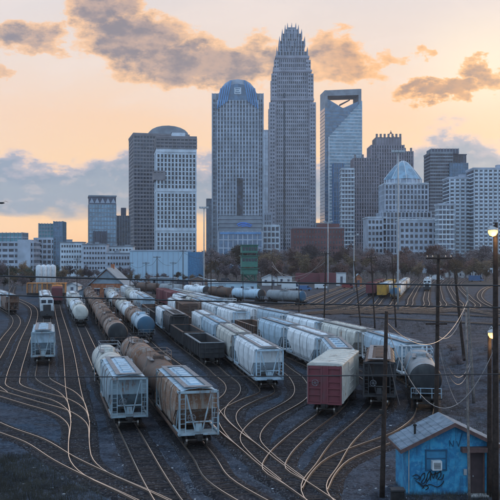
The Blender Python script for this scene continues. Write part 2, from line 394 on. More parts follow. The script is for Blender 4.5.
def ballast_mat():
    m, t, b = newmat('track_ballast'); tc = t.node('ShaderNodeTexCoord').outputs['Object']
    mid = t.noise(tc, .5, 5, .6).outputs[0]; fine = t.noise(tc, 4.5, 5, .75).outputs[0]
    c = t.mix(t.smooth(mid, .35, .65), (.009, .009, .012), (.022, .021, .026))
    c = t.mix(t.m('MULTIPLY', t.smooth(fine, .51, .62), .8), c, (.105, .098, .104))
    t.put(b.inputs['Base Color'], c); b.inputs['Roughness'].default_value = .95; b.inputs['Specular IOR Level'].default_value = .12
    bp = t.node('ShaderNodeBump'); bp.inputs['Strength'].default_value = .7; bp.inputs['Distance'].default_value = .06
    t.put(bp.inputs['Height'], fine); t.l.new(bp.outputs[0], b.inputs['Normal']); return m
BALLAST = ballast_mat()
def rail_mat():
    m, t, b = newmat('polished_rail'); tc = t.node('ShaderNodeTexCoord').outputs['Object']
    n = t.noise(tc, .35, 4, .6).outputs[0]
    geo = t.node('ShaderNodeNewGeometry'); s = t.node('ShaderNodeSeparateXYZ'); t.l.new(geo.outputs['Normal'], s.inputs[0])
    topm = t.smooth(s.outputs[2], .5, .9)
    c = t.mix(topm, t.mix(n, (.045, .027, .02), (.10, .06, .042)), t.mix(n, (.72, .62, .52), (.88, .80, .72)))
    t.put(b.inputs['Base Color'], c); t.put(b.inputs['Metallic'], t.m('MULTIPLY', topm, .95))
    t.put(b.inputs['Roughness'], t.m('SUBTRACT', .75, t.m('MULTIPLY', topm, .45))); return m
RAIL = rail_mat(); TIE = plain('sleeper_wood', (.030, .024, .023), .9, 0, .45, 2.5, .3)
for i, (k, P) in enumerate(PATHS.items()):
    zo = (i % 8)*.004
    root = bpy.data.objects.new('railway_track', None); COL.objects.link(root); root['kind'] = 'structure'
    b_ = MB(); n = len(P.p); w = .075 if P.p[0].y < 150 else .12
    rows = []
    for q, p in enumerate(P.p):
        nv = P.norm(q); wob = .12*math.sin(q*.9+i)+.1*math.sin(q*.37+2*i)
        rows.append([(p.x+nv.x*o_, p.y+nv.y*o_, z_) for o_, z_ in ((-1.75-wob, GZ-.05), (-1.3, GZ+.135+zo), (1.3, GZ+.135+zo), (1.75+wob, GZ-.05))])
    b_.loft(rows, False, False); part('ballast_bed', b_, BALLAST, root)
    for sgn in (-1, 1):
        r_ = MB(); rows = []
        for q, p in enumerate(P.p):
            nv = P.norm(q); c = sgn*.7675
            rows.append([(p.x+nv.x*(c+o_), p.y+nv.y*(c+o_), z_+zo*.9-.02) for o_, z_ in ((-w/2-.015, -.15), (-w/2, -.035), (-w/2+.012, 0), (w/2-.012, 0), (w/2, -.035), (w/2+.015, -.15))])
        r_.loft(rows, False, False); part('rail', r_, RAIL, root)
    t_ = MB(); s_ = .2; rr = random.Random(i)
    while s_ < P.L:
        a = P.at(s_); b2 = P.at(s_+.3)
        if 20 < a.y < 260:
            ang = math.atan2(b2.y-a.y, b2.x-a.x)
            t_.box(a.x, a.y, GZ+.072+zo+rr.uniform(-.028, .02), .23, 2.5+rr.uniform(-.1, .06), .14, ang+rr.uniform(-.03, .03))
        s_ += .56
    if t_.v: part('sleepers', t_, TIE, root, kind='stuff')

# ------------------------------------------------------------------ rail cars
def ring(prof, x): return [(x, y, z) for y, z in prof]
def truck_mesh(wheels):
    m = MB()
    for s in (-1, 1):
        m.prism([(-1.25, .42), (-1.2, .62), (-.55, .78), (.55, .78), (1.2, .62), (1.25, .42), (.95, .36), (.5, .28), (-.5, .28), (-.95, .36)], s*1.0-.08, s*1.0+.08)
    m.bb(-.22, .22, -1.0, 1.0, .45, .8)
    if wheels:
        for x in (-.88, .88):
            for s in (-1, 1): m.cyl((x, s*.70, .43), (x, s*.82, .43), .43, 12)
            m.cyl((x, -.8, .43), (x, .8, .43), .08, 6)
    return m.mesh('truck')
TRUCK = truck_mesh(False); TRUCKW = truck_mesh(True)
wm = MB(); wm.cyl((0, -.065, 0), (0, .065, 0), .43, 16); wm.cyl((0, -.09, 0), (0, .09, 0), .16, 8); WHEEL = wm.mesh('wheel', False)
am = MB(); am.cyl((0, -.8, 0), (0, .8, 0), .08, 8); AXLE = am.mesh('axle')
cm = MB(); cm.bb(-.55, .25, -.09, .09, -.1, .1); cm.bb(.15, .42, -.17, .15, -.16, .16); COUPLER = cm.mesh('coupler')
bw = MB()
for a in range(12):
    a0, a1 = a*math.pi/6, (a+1)*math.pi/6
    bw.bar((0, .28*math.cos(a0), .28*math.sin(a0)), (0, .28*math.cos(a1), .28*math.sin(a1)), .035)
for a in range(3): bw.bar((0, .28*math.cos(a*math.pi/3), .28*math.sin(a*math.pi/3)), (0, -.28*math.cos(a*math.pi/3), -.28*math.sin(a*math.pi/3)), .03)
BRAKE = bw.mesh('brake_wheel')
def ladder_mesh(h, w=.42, rungs=9, th=.045):
    m = MB()
    for s in (-1, 1): m.bb(-th/2, th/2, s*w/2-th/2, s*w/2+th/2, 0, h)
    for i in range(rungs): z = h*(i+.5)/rungs; m.bb(-.015, .015, -w/2, w/2, z-.018, z+.018)
    return m.mesh('ladder')
LAD_H = ladder_mesh(3.0); LAD_S = ladder_mesh(1.7, rungs=5)
_tc = {}
def common(L, near):
    out = []
    for s in (-1, 1):
        kids = []
        if near:
            for x in (-.88, .88):
                kids.append(('axle', AXLE, 'steel_', (x, 0, .43), 0, []))
                for q in (-1, 1): kids.append(('wheel', WHEEL, 'steel_', (x, q*.76, .43), 0, []))
        out.append(('truck', TRUCK if near else TRUCKW, 'under', (s*(L/2-2.3), 0, 0), 0, kids))
        out.append(('coupler', COUPLER, 'under', (s*(L/2-.1), 0, .88), 0 if s > 0 else math.pi, []))
    return out
def hopper_tpl(L, near, roof='trough', htop=4.55):
    key = ('hop', L, near, roof)
    if key in _tc: return _tc[key]
    k = htop/4.55; HB = L/2-1.15
    prof0 = [(-1.30, 1.15), (-1.46, 1.5), (-1.57, 2.5), (-1.55, 3.3), (-1.46, 3.95), (-1.28, 4.22), (-.75, 4.38), (0, 4.44)]
    prof0 = prof0 + [(-y, z) for y, z in prof0[-2::-1]]
    def pr(zmin, sc=1.0): return [(y*sc, max(z*k, zmin)+(.0 if sc == 1 else (.012 if z > 2 else -.012))) for y, z in prof0]
    body = MB()
    body.loft([ring(pr(2.75), -HB), ring(pr(2.75), -HB+.05), ring(pr(1.15), -HB+2.3), ring(pr(1.15), HB-2.3), ring(pr(2.75), HB-.05), ring(pr(2.75), HB)])
    out = [('body', body.mesh('body'), 'body', (0,0,0), 0, [])]
    ribs = MB(); nr = max(4, int(round((2*HB)/3.4)))
    for i in range(1, nr):
        x = -HB+2*HB*i/nr; zm = 1.15 if abs(x) < HB-2.3 else 1.15+1.6*(abs(x)-HB+2.3)/2.3
        if near:
            one = MB(); one.loft([ring(pr(zm, 1.022), x-.05), ring(pr(zm, 1.022), x+.05)])
            out.append(('side_rib', one.mesh('side_rib'), 'rib', (0,0,0), 0, []))
        else: ribs.loft([ring(pr(zm, 1.022), x-.05), ring(pr(zm, 1.022), x+.05)])
    if not near: out.append(('side_ribs', ribs.mesh('side_ribs'), 'rib', (0,0,0), 0, []))
    rfm = MB(); top = [(y*1.004, z*k+.014) for y, z in prof0 if z > 4.0]; lo = [(y*.99, z-.03) for y, z in top]
    rfm.loft([ring(top+lo[::-1], -HB-.85), ring(top+lo[::-1], HB+.85)]); out.append(('roof', rfm.mesh('roof'), 'hroof', (0,0,0), 0, []))
    sill = MB(); sill.bb(-HB-.5, HB+.5, -.05, .05, .98, 1.16); sme = sill.mesh('side_sill')
    for s in (-1, 1): out.append(('side_sill', sme, 'rib', (0, s*1.5, 0), 0, []))
    sill = MB(); sill.bb(-L/2+.15, L/2-.15, -.3, .3, .82, 1.1)
    out.append(('underframe', sill.mesh('underframe'), 'under', (0,0,0), 0, []))
    chute = MB()
    chute.loft([[(-1.5, -1.25, 1.2), (1.5, -1.25, 1.2), (1.5, 1.25, 1.2), (-1.5, 1.25, 1.2)], [(-.35, -.75, .38), (.35, -.75, .38), (.35, .75, .38), (-.35, .75, .38)]])
    cme = chute.mesh('discharge_chute'); nb = 3 if L > 13 else 2; span = 2*(HB-2.6)
    for i in range(nb): out.append(('discharge_chute', cme, 'body', (-span/2+span*(i+.5)/nb, 0, 0), 0, []))
    wk = MB()
    for s in (-1, 1): wk.bb(-HB-.1, HB+.1, s*.86-.2, s*.86+.2, 4.47*k, 4.50*k+.02)
    for s in (-1, 1): wk.bb(s*(HB+.45)-.3, s*(HB+.45)+.38, -1.06, 1.06, 4.475*k, 4.505*k+.02)
    out.append(('roof_walkway', wk.mesh('roof_walkway'), 'grate', (0,0,0), 0, []))
    hm = MB()
    if roof == 'trough':
        hm.bb(-1.0, 1.0, -.34, .34, 4.42*k, 4.56*k)
        hm.bb(-.05, .05, -.38, .38, 4.56*k, 4.60*k)
    else: hm.lathe([(.42, 0), (.42, .14), (.36, .18), (0.05, .2)], (0, 0, 4.42*k), 12)
    hme = hm.mesh('roof_hatch'); nh = nb*2 if roof != 'trough' else max(4, nb*2-1)
    for i in range(nh): out.append(('roof_hatch', hme, 'hroof', ((2*HB-1)*((i+.5)/nh-.5), 0, 0), 0, []))
    # open end cage
    e = MB(); x0, x1 = HB-.02, L/2-.18
    for s in (-1, 1):
        e.bb(x1-.08, x1, s*1.42-.07, s*1.42+.07, 1.0, 4.2*k)            # corner posts
        e.bb(x0, x1-.08, s*1.42-.05, s*1.42+.05, 4.02*k, 4.16*k)
        e.bb(x0-2.0, x1-.08, s*1.42-.05, s*1.42+.05, 1.18, 1.28)
        e.bar((x1-.05, s*.25, 1.3), (x1-.05, s*.92, 4.0*k), .1)         # V braces
        e.bar((x0-.9, s*1.38, 1.25), (x0-.05, s*1.38, 2.7), .09)
        e.bb(x1-.06, x1-.01, s*.98-.035, s*.98+.035, 1.25, 4.0*k)
        for q in range(7): z = 1.5+q*.36*k; e.bb(x1-.045, x1-.015, min(s*.98, s*1.42), max(s*.98, s*1.42), z, z+.035)
    e.bb(x1-.1, x1, -1.49, 1.49, 4.06*k, 4.24*k)
    e.bb(x0-.6, x1, -1.5, 1.5, 1.02, 1.14)
    e.bb(x1-.07, x1-.005, -.95, .95, 1.95, 2.05)
    e.bb(x1-.3, x1-.02, -.22, .22, 1.3, 1.85)
    eme = e.mesh('end_frame')
    for r in (0, math.pi): out.append(('end_frame', eme, 'frame', (0,0,0), r, [('brake_wheel', BRAKE, 'grate', (x1+.06, -.55, 2.3), 0, [])] if (near and not r) else []))
    sl = MB(); sl.loft([[(HB-2.25, -1.3, 1.2), (HB-2.25, 1.3, 1.2), (HB-.06, 1.3, 2.4), (HB-.06, -1.3, 2.4)], [(HB-2.15, -1.3, 1.2), (HB-2.15, 1.3, 1.2), (HB+.0, 1.3, 2.37), (HB+.0, -1.3, 2.37)]])
    out += common(L, near)
    _tc[key] = out; return out
def tank_tpl(L, near):
    key = ('tank', L, near)
    if key in _tc: return _tc[key]
    r, zc, T = 1.48, 2.62, L/2-.95; n = 28
    c = [(math.cos(2*math.pi*i/n), math.sin(2*math.pi*i/n)) for i in range(n)]
    def rg_(x, q): return [(x, a*q, zc+b*q) for a, b in c]
    t = MB(); t.loft([rg_(x, r) for x in (-T+.5, -T/2, 0, T/2, T-.5)], True, False)
    out = [('tank', t.mesh('tank', True), 'body', (0,0,0), 0, [])]
    h = MB(); h.loft([rg_(T-.5, r), rg_(T-.3, r*.985), rg_(T-.12, r*.88), rg_(T-.02, r*.66), rg_(T+.04, r*.3), rg_(T+.05, .02)], True, False)
    hme = h.mesh('tank_head', True)
    out.append(('tank_head', hme, 'head', (0,0,0), 0, [])); out.append(('tank_head', hme, 'head', (0,0,0), math.pi, []))
    bd = MB(); bd.loft([rg_(-.06, r+.015), rg_(.06, r+.015)], True, False); bme = bd.mesh('tank_band', True)
    for x in (-T+.6, -T*.55, -T*.2, T*.2, T*.55, T-.6): out.append(('tank_band', bme, 'rib', (x, 0, 0), 0, []))
    d = MB(); d.lathe([(.55, 0), (.55, .3), (.5, .36), (.05, .42)], (0, 0, zc+r-.08), 14); d.lathe([(.16, 0), (.16, .42), (.02, .46)], (.95, .25, zc+r-.1), 8); d.lathe([(.14, 0), (.14, .36), (.02, .4)], (-.95, -.2, zc+r-.1), 8)
    out.append(('manway_dome', d.mesh('manway_dome'), 'body', (0,0,0), 0, []))
    pf = MB(); zt = zc+r
    pf.bb(-1.5, 1.5, .62, 1.02, zt-.05, zt); pf.bb(-1.5, 1.5, -1.02, -.62, zt-.05, zt)
    out.append(('platform', pf.mesh('platform'), 'grate', (0,0,0), 0, []))
    hr = MB()
    for x in (-1.5, 1.5):
        for s in (-1, 1): hr.bar((x, s*1.02, zt-.05), (x, s*1.02, zt+.85), .05)
        for z in (.45, .85): hr.bar((x, -1.02, zt+z), (x, 1.02, zt+z), .045)
    for s in (-1, 1):
        for z in (.45, .85): hr.bar((-1.5, s*1.02, zt+z), (1.5, s*1.02, zt+z), .045)
    out.append(('handrail', hr.mesh('handrail'), 'rib', (0,0,0), 0, []))
    for s in (-1, 1):
        sd_ = MB()
        for q in (-.22, .22): sd_.bar((q, s*1.05, zt-.05), (q, s*1.56, zc), .05); sd_.bar((q, s*1.56, zc), (q, s*1.5, .9), .05)
        for i in range(9): z = .95+i*.3; y_ = s*(1.53 if z < zc else 1.56-.5*(z-zc)/(zt-zc)); sd_.bb(-.22, .22, y_-.02, y_+.02, z, z+.04)
        out.append(('ladder', sd_.mesh('ladder'), 'rib', (0,0,0), 0, []))
    fr = MB(); fr.bb(-L/2+.1, L/2-.1, -.33, .33, .78, 1.12)
    for s in (-1, 1):
        fr.bb(s*(L/2-.95)-.75, s*(L/2-.95)+.72, -1.42, 1.42, 1.0, 1.1)
        for q in (-1, 1):
            x = s*(L/2-2.3); fr.loft([[(x-.35, q*.3, 1.05), (x+.35, q*.3, 1.05), (x+.35, q*1.3, 1.1), (x-.35, q*1.3, 1.1)], [(x-.3, q*.3, 1.3), (x+.3, q*.3, 1.3), (x+.3, q*1.33, 2.0), (x-.3, q*1.33, 2.0)]])
    out.append(('underframe', fr.mesh('underframe'), 'under', (0,0,0), 0, []))
    er = MB(); x = L/2-.3
    for q in (-1.35, -.5, .5, 1.35): er.bar((x, q, 1.08), (x, q, 2.0), .05)
    for z in (1.55, 2.0): er.bar((x, -1.35, z), (x, 1.35, z), .045)
    eme = er.mesh('end_handrail')
    for rr in (0, math.pi): out.append(('end_handrail', eme, 'rib', (0,0,0), rr, [('brake_wheel', BRAKE, 'grate', (x+.08, -.9, 1.75), 0, [])] if (near and not rr) else []))
    out += common(L, near); _tc[key] = out; return out
def gondola_tpl(L, near, h=2.9):
    key = ('gon', L, near, h)
    if key in _tc: return _tc[key]
    a, b_ = L/2-.5, 1.5; m = MB(); t = .09
    m.bb(-a, a, -b_, -b_+t, 1.1, h); m.bb(-a, a, b_-t, b_, 1.1, h); m.bb(-a, -a+t, -b_+t, b_-t, 1.1, h); m.bb(a-t, a, -b_+t, b_-t, 1.1, h); m.bb(-a, a, -b_+t, b_-t, 1.0, 1.15)
    out = [('body', m.mesh('body'), 'body', (0,0,0), 0, [])]
    r = MB()
    for i in range(11):
        x = -a+.1+(2*a-.2)*i/10
        for s in (-1, 1): r.bb(x-.07, x+.07, min(s*b_, s*(b_+.11)), max(s*b_, s*(b_+.11)), 1.05, h-.02)
    for s in (-1, 1):
        for q in (-.9, -.3, .3, .9): r.bb(min(s*a, s*(a+.1)), max(s*a, s*(a+.1)), q-.07, q+.07, 1.05, h-.03)
        for z in (1.6, 2.2): r.bb(min(s*a, s*(a+.13)), max(s*a, s*(a+.13)), -b_, b_, z, z+.12)
    out.append(('side_ribs', r.mesh('side_ribs'), 'rib', (0,0,0), 0, []))
    c = MB()
    for s in (-1, 1):
        c.bb(-a-.1, a+.1, s*b_-.14, s*b_+.14, h, h+.1); c.bb(s*a-.1, s*a+.14, -b_+.14, b_-.14, h, h+.1)
    out.append(('top_rim', c.mesh('top_rim'), 'rim', (0,0,0), 0, []))
    ld = MB(); rr = random.Random(int(L*10)); nx_, ny_ = 18, 6; base = len(ld.v)
    for i in range(nx_+1):
        for j in range(ny_+1): ld.v.append((-a+t+(2*a-2*t)*i/nx_, -b_+t+(2*b_-2*t)*j/ny_, 1.5+rr.uniform(0, .35)))
    for i in range(nx_):
        for j in range(ny_): q = base+i*(ny_+1)+j; ld.f.append((q, q+ny_+1, q+ny_+2, q+1))
    out.append(('scrap_load', ld.mesh('scrap_load'), 'under', (0,0,0), 0, []))
    s_ = MB(); s_.bb(-L/2+.15, L/2-.15, -.3, .3, .75, 1.0); out.append(('underframe', s_.mesh('underframe'), 'under', (0,0,0), 0, []))
    out += common(L, near); _tc[key] = out; return out
def boxcar_tpl(L, near, H=4.65):
    key = ('box', L, near, H)
    if key in _tc: return _tc[key]
    a, b_ = L/2-.55, 1.52; out = []
    m = MB(); m.bb(-a, a, -b_, b_, 1.05, H-.25); out.append(('body', m.mesh('body'), 'body', (0,0,0), 0, []))
    rf = MB(); pr = [(-b_-.06, H-.25), (-b_-.06, H-.16), (-b_*.8, H-.06), (0, H), (b_*.8, H-.06), (b_+.06, H-.16), (b_+.06, H-.25)]
    rf.loft([ring(pr, -a-.05), ring(pr, a+.05)])
    for i in range(9): x = -a+.4+(2*a-.8)*i/8; rf.loft([ring([(y*.98, z+.04 if z > H-.2 else z) for y, z in pr], x-.05), ring([(y*.98, z+.04 if z > H-.2 else z) for y, z in pr], x+.05)])
    out.append(('roof', rf.mesh('roof'), 'roof', (0,0,0), 0, []))
    r = MB(); n = 16
    for i in range(n+1):
        x = -a+2*a*i/n
        if abs(x) < 1.75: continue
        for s in (-1, 1): r.bb(x-.045, x+.045, min(s*b_, s*(b_+.05)), max(s*b_, s*(b_+.05)), 1.1, H-.3)
    out.append(('side_ribs', r.mesh('side_ribs'), 'body', (0,0,0), 0, []))
    dm = MB(); dm.bb(-1.55, 1.55, 0, .07, 1.15, H-.42)
    for z in (1.6, 2.2, 2.8, 3.4): dm.bb(-1.5, 1.5, .07, .1, z, z+.07)
    dme = dm.mesh('sliding_door')
    out.append(('sliding_door', dme, 'body', (0, b_, 0), 0, [])); out.append(('sliding_door', dme, 'body', (0, -b_, 0), math.pi, []))
    e = MB(); x = a
    e.bb(x, x+.06, -b_+.02, b_-.02, 1.07, H-.3)
    for y0, y1 in ((-1.45, -.34), (.34, 1.45)):
        nz = 5
        for i in range(nz+1): z = 1.2+(H-1.75)*i/nz; e.bb(x+.06, x+.17, y0, y1, z, z+.13)
    for y in (-1.44, -.27, .27, 1.44): e.bb(x+.06, x+.2, y-.07, y+.07, 1.1, H-.33)
    e.bb(x+.06, x+.13, -.2, .2, 1.1, H-.33)
    e.bb(x+.06, x+.22, -b_, b_, 1.0, 1.16)
    eme = e.mesh('ribbed_end')
    for rr in (0, math.pi): out.append(('ribbed_end', eme, 'end', (0,0,0), rr, [('brake_wheel', BRAKE, 'grate', (x+.3, -.8, 2.9), 0, [])] if (near and not rr) else []))
    s_ = MB(); s_.bb(-L/2+.15, L/2-.15, -.3, .3, .75, 1.05); out.append(('underframe', s_.mesh('underframe'), 'under', (0,0,0), 0, []))
    out.append(('ladder', LAD_S, 'rib', (a-.35, b_+.09, 1.1), math.pi/2, [])); out.append(('ladder', LAD_S, 'rib', (-a+.35, -b_-.09, 1.1), math.pi/2, []))
    out += common(L, near); _tc[key] = out; return out
def loco_tpl(L, near):
    key = ('loco', L, near)
    if key in _tc: return _tc[key]
    out = []; f = L/2-.4
    m = MB(); m.bb(-f, f, -1.5, 1.5, 1.15, 1.55); out.append(('deck', m.mesh('deck'), 'under', (0,0,0), 0, []))
    m = MB(); m.bb(-f+1.0, f-4.6, -.95, .95, 1.55, 3.9); m.loft([ring([(-.95, 3.9), (-.75, 4.1), (.75, 4.1), (.95, 3.9)], -f+1.0), ring([(-.95, 3.9), (-.75, 4.1), (.75, 4.1), (.95, 3.9)], f-4.6)]); out.append(('engine_hood', m.mesh('engine_hood'), 'body', (0,0,0), 0, []))
    m = MB(); pr = [(-1.45, 1.55), (-1.45, 4.1), (-1.0, 4.45), (1.0, 4.45), (1.45, 4.1), (1.45, 1.55)]; m.loft([ring(pr, f-4.6), ring(pr, f-2.4)])
    w = MB()
    for s in (-1, 1): w.bb(f-2.4, f-2.36, min(s*.2, s*1.25), max(s*.2, s*1.25), 3.25, 4.0)
    w.bb(f-4.2, f-2.8, -1.48, -1.45, 3.2, 3.95); w.bb(f-4.2, f-2.8, 1.45, 1.48, 3.2, 3.95)
    out.append(('cab', m.mesh('cab'), 'roof', (0,0,0), 0, [('window', w.mesh('window'), 'glass', (0,0,0), 0, [])]))
    m = MB(); m.bb(f-2.4, f-.8, -.85, .85, 1.55, 2.95); out.append(('nose', m.mesh('nose'), 'end', (0,0,0), 0, []))
    m = MB()
    for s in (-1, 1): m.lathe([(.14, 0), (.14, .05)], (0, s*.25, 0), 8)
    m = MB(); m.bb(f-.02, f+.12, -1.5, 1.5, .55, 1.55); out.append(('pilot', m.mesh('pilot'), 'end', (0,0,0), 0, []))
    m = MB()
    for s in (-1, 1):
        for i in range(8): x = -f+.2+(2*f-.4)*i/7; m.bar((x, s*1.45, 1.55), (x, s*1.45, 2.55), .05)
        m.bar((-f+.2, s*1.45, 2.55), (f-.2, s*1.45, 2.55), .05)
    out.append(('handrail', m.mesh('handrail'), 'rim', (0,0,0), 0, []))
    m = MB(); m.bb(-2, 2, -1.2, 1.2, .5, 1.15); out.append(('fuel_tank', m.mesh('fuel_tank'), 'under', (0,0,0), 0, []))
    for x in (-4, -1.5): out.append(('radiator_fan', None, None, None, None, None)) if False else None
    out += common(L, near); _tc[key] = out; return out
LEN = {'hopper': 15.6, 'short_hopper': 13.0, 'tank': 15.8, 'gondola': 14.6, 'boxcar': 15.4, 'loco': 16.5, 'short_box': 12.6}
NAME = {'hopper': 'covered_hopper_car', 'short_hopper': 'covered_hopper_car', 'tank': 'tank_car', 'gondola': 'gondola_car', 'boxcar': 'box_car', 'short_box': 'box_car', 'loco': 'locomotive'}
CAT = {'hopper': 'hopper car', 'short_hopper': 'hopper car', 'tank': 'tank car', 'gondola': 'gondola car', 'boxcar': 'box car', 'short_box': 'box car', 'loco': 'locomotive'}
GLS = glass('dark_window_glass', (.03, .035, .045), .1)
def rail_car(kind, path, s0, label, group, body='white', head=None, rib=None, rim=None, roof=None, end=None, frame=None, hatch='trough'):
    L = LEN[kind]; a = path.at(s0+2.3); b = path.at(s0+L-2.3)
    near = a.y < 165
    if kind in ('hopper', 'short_hopper'): tpl = hopper_tpl(L, near, hatch)
    elif kind == 'tank': tpl = tank_tpl(L, near)
    elif kind == 'gondola': tpl = gondola_tpl(L, near)
    elif kind in ('boxcar', 'short_box'): tpl = boxcar_tpl(L, near)
    else: tpl = loco_tpl(L, near)
    mid = (a+b)/2; ang = math.atan2(a.y-b.y, a.x-b.x)
    root = thing(NAME[kind], (mid.x, mid.y, 0), ang, label, CAT[kind], group)
    mm = {'body': PT[body], 'head': PT[head or body], 'rib': PT['grey' if kind == 'hopper' and body in ('white', 'pale_blue', 'cream') else (rib or body)], 'rim': PT[rim or rib or body], 'roof': PT[roof or body], 'hroof': PT[roof or ('pale_blue' if body in ('steel', 'rusty', 'grey') else body)], 'end': PT[end or body],
          'frame': PT[frame or rib or body], 'under': UNDER, 'steel_': STEEL, 'grate': GRATE, 'glass': GLS}
    for i, (nm, me, mk, loc, rz, kids) in enumerate(tpl):
        m_ = mm[mk]
        if nm == 'tank_head' and rz: m_ = PT[body]
        o = place(nm, me, m_, root, loc, (0, 0, rz), kind='stuff' if nm == 'side_ribs' else None)
        for (n2, me2, mk2, l2, r2, _) in kids: place(n2, me2, mm[mk2], o, l2, (0, 0, r2))
    return root, s0+L
ORD = ['front', 'second', 'third', 'fourth', 'fifth', 'sixth', 'seventh', 'eighth', 'ninth', 'tenth', 'eleventh', 'twelfth', 'thirteenth']
CN = {'hopper_mix': 'rusty', 'white': 'white', 'cream': 'cream', 'pale_blue': 'pale blue', 'steel': 'grey-blue', 'grey': 'grey', 'rusty': 'rust-streaked', 'brown': 'brown', 'maroon': 'maroon', 'dark': 'dark', 'black': 'black', 'blue': 'blue', 'yellow': 'yellow', 'orange': 'orange', 'teal': 'teal'}
def string(track, Y0, cars, where, group, gap=1.0):
    P = PATHS[track]; s = P.s_at_y(Y0)
    for i, c in enumerate(cars):
        kind, kw = c[0], dict(c[1]); label = kw.pop('label', None)
        gap_ = kw.pop('gap', gap)
        if i: s += gap_
        if label is None: label = '%s %s, %s in line %s' % (CN[kw.get('body', 'white')], CAT[kind], ORD[i], where)
        _, s = rail_car(kind, P, s, label, group, **kw)
H_, T_, SH, GO, BX, SB, LO = 'hopper', 'tank', 'short_hopper', 'gondola', 'boxcar', 'short_box', 'loco'
def c(k, body, **kw): kw['body'] = body; return (k, kw)
string('track_a', 67.5, [
    c(SH, 'steel', rib='brown', frame='steel', roof='pale_blue', label='grey-blue covered hopper car, nearest on left, open end frame facing camera'),
    c(T_, 'cream', rib='grey', head='cream', label='rust-stained cream tank car coupled behind the nearest left hopper')], '', 'freight cars in the yard')
string('track_a', 168, [c(T_, 'cream', rib='grey', label='cream tank car standing alone-fronted behind the nearest left hopper'), c(T_, 'white'), c(T_, 'cream'), c(H_, 'white')],
    'on the track left of the black-ended tank cars', 'freight cars in the yard')
string('track_b', 60.8, [
    c(SH, 'hopper_mix', rib='brown', frame='steel', roof='pale_blue', label='rusty pale covered hopper car at bottom centre, open end frame'),
    c(T_, 'brown', rib='rusty', label='brown tank car coupled behind the rusty bottom centre hopper'),
    c(T_, 'rusty', rib='dark', label='rusty tank car, second behind the bottom centre hopper')], '', 'freight cars in the yard', .9)
string('track_b', 124.5, [c(T_, 'rusty', head='black', rib='brown', label='rust-streaked tank car with black end heading the long tank line'), c(T_, 'brown'), c(T_, 'rusty'), c(T_, 'rusty'), c(T_, 'brown'), c(T_, 'rusty'), c(T_, 'brown'), c(T_, 'rusty'), c(T_, 'brown')],
    'behind the black-ended tank car', 'freight cars in the yard', .8)
string('lead_right', 138, [c(T_, 'pale_blue', head='blue', rib='grey', label='pale tank car with dark blue end heading its line'), c(T_, 'rusty', rib='brown'), c(T_, 'white', rib='rusty'), c(T_, 'cream', rib='grey'), c(T_, 'rusty'), c(T_, 'white'), c(T_, 'cream'), c(T_, 'grey')],
    'behind the blue-ended tank car', 'freight cars in the yard', .8)
string('track_h', 107.5, [c(GO, 'dark', rim='grey', label='dark open gondola with pale rim, nearest of the gondolas'), c(GO, 'dark', rim='brown', label='dark gondola with brown rim coupled behind the nearest gondola'),
    c(SH, 'dark', label='dark hopper car between gondolas and a white hopper'), c(SH, 'white', rib='pale_blue', label='white hopper car coupled behind the dark hopper and gondolas'), c(GO, 'dark', rim='dark'), c(GO, 'brown'), c(H_, 'pale_blue'), c(H_, 'white'), c(T_, 'white'), c(T_, 'cream'), c(H_, 'white'), c(H_, 'grey')],
    'behind the dark gondolas', 'freight cars in the yard')
string('track_i', 88.2, [c(H_, 'white', rib='pale_blue', roof='white', end='pale_blue', label='white covered hopper car at centre, pale end facing camera'), c(H_, 'cream', rib='grey'), c(H_, 'pale_blue'), c(SH, 'white'), c(GO, 'brown'), c(BX, 'brown'), c(H_, 'white')],
    'behind the white centre hopper', 'freight cars in the yard')
string('track_j', 203, [c(H_, 'white', rib='dark', label='white hopper car standing alone before two maroon box cars'), c(BX, 'maroon'), c(BX, 'maroon')],
    'beyond the centre hoppers', 'freight cars in the yard')
string('track_k', 73.0, [c(SB, 'cream', roof='cream', end='maroon', label='short box car with maroon ribbed end and rusty pale sides'), c(SH, 'steel', rib='grey', label='grey-blue hopper with roof rails behind the maroon-ended box car', hatch='round'),
    c(H_, 'white', rib='pale_blue'), c(H_, 'pale_blue', rib='white'), c(GO, 'brown', rim='rusty'), c(H_, 'white', rib='pale_blue'), c(H_, 'white'), c(H_, 'rusty'), c(H_, 'cream'), c(H_, 'brown'), c(H_, 'grey')],
    'behind the maroon-ended box car', 'freight cars in the yard')
string('track_l', 77.0, [c(SH, 'dark', rib='black', roof='brown', frame='dark', label='dark hopper car between maroon-ended box car and black tank car')], '', 'freight cars in the yard')
string('track_m', 76.4, [c(T_, 'grey', head='black', rib='pale_blue', label='tank car with black end beside the leaning poles at right'), c(H_, 'pale_blue', rib='white'), c(H_, 'cream', rib='grey'), c(H_, 'white', rib='pale_blue'), c(H_, 'pale_blue', rib='white'), c(H_, 'white'), c(T_, 'white'), c(H_, 'pale_blue'), c(H_, 'white'), c(H_, 'cream'), c(H_, 'rusty')],
    'behind the black tank car at right', 'freight cars in the yard')
string('track_n', 240, [c(T_, 'grey', head='blue', label='grey tank car with dark blue end, right end of far tank line'), c(T_, 'pale_blue', head='dark'), c(T_, 'brown'), c(T_, 'white', head='dark'), c(T_, 'grey'), c(T_, 'brown'), c(T_, 'dark')],
    'in the far slanting tank line', 'tank cars in the far line')
string('track_d', 109, [c(SH, 'pale_blue', rib='steel', label='pale blue hopper car standing alone on the left tracks')], '', 'freight cars in the yard')
string('track_d', 190, [c(LO, 'dark', roof='white', end='dark', rim='white', label='dark locomotive with white cab beyond the lone left hopper'), c(H_, 'white'), c(H_, 'white')], 'behind the dark locomotive', 'freight cars in the yard')
string('track_g', 204, [c(H_, 'rusty', rib='brown', label='rusty white hopper car at far left beside locomotive'), c(H_, 'white'), c(H_, 'pale_blue')], 'on the far left track', 'freight cars in the yard')
string('track_c', 248, [c(BX, 'maroon', label='maroon box car right of the dark locomotive'), c(BX, 'orange')], 'on the left below orange racks', 'freight cars in the yard')
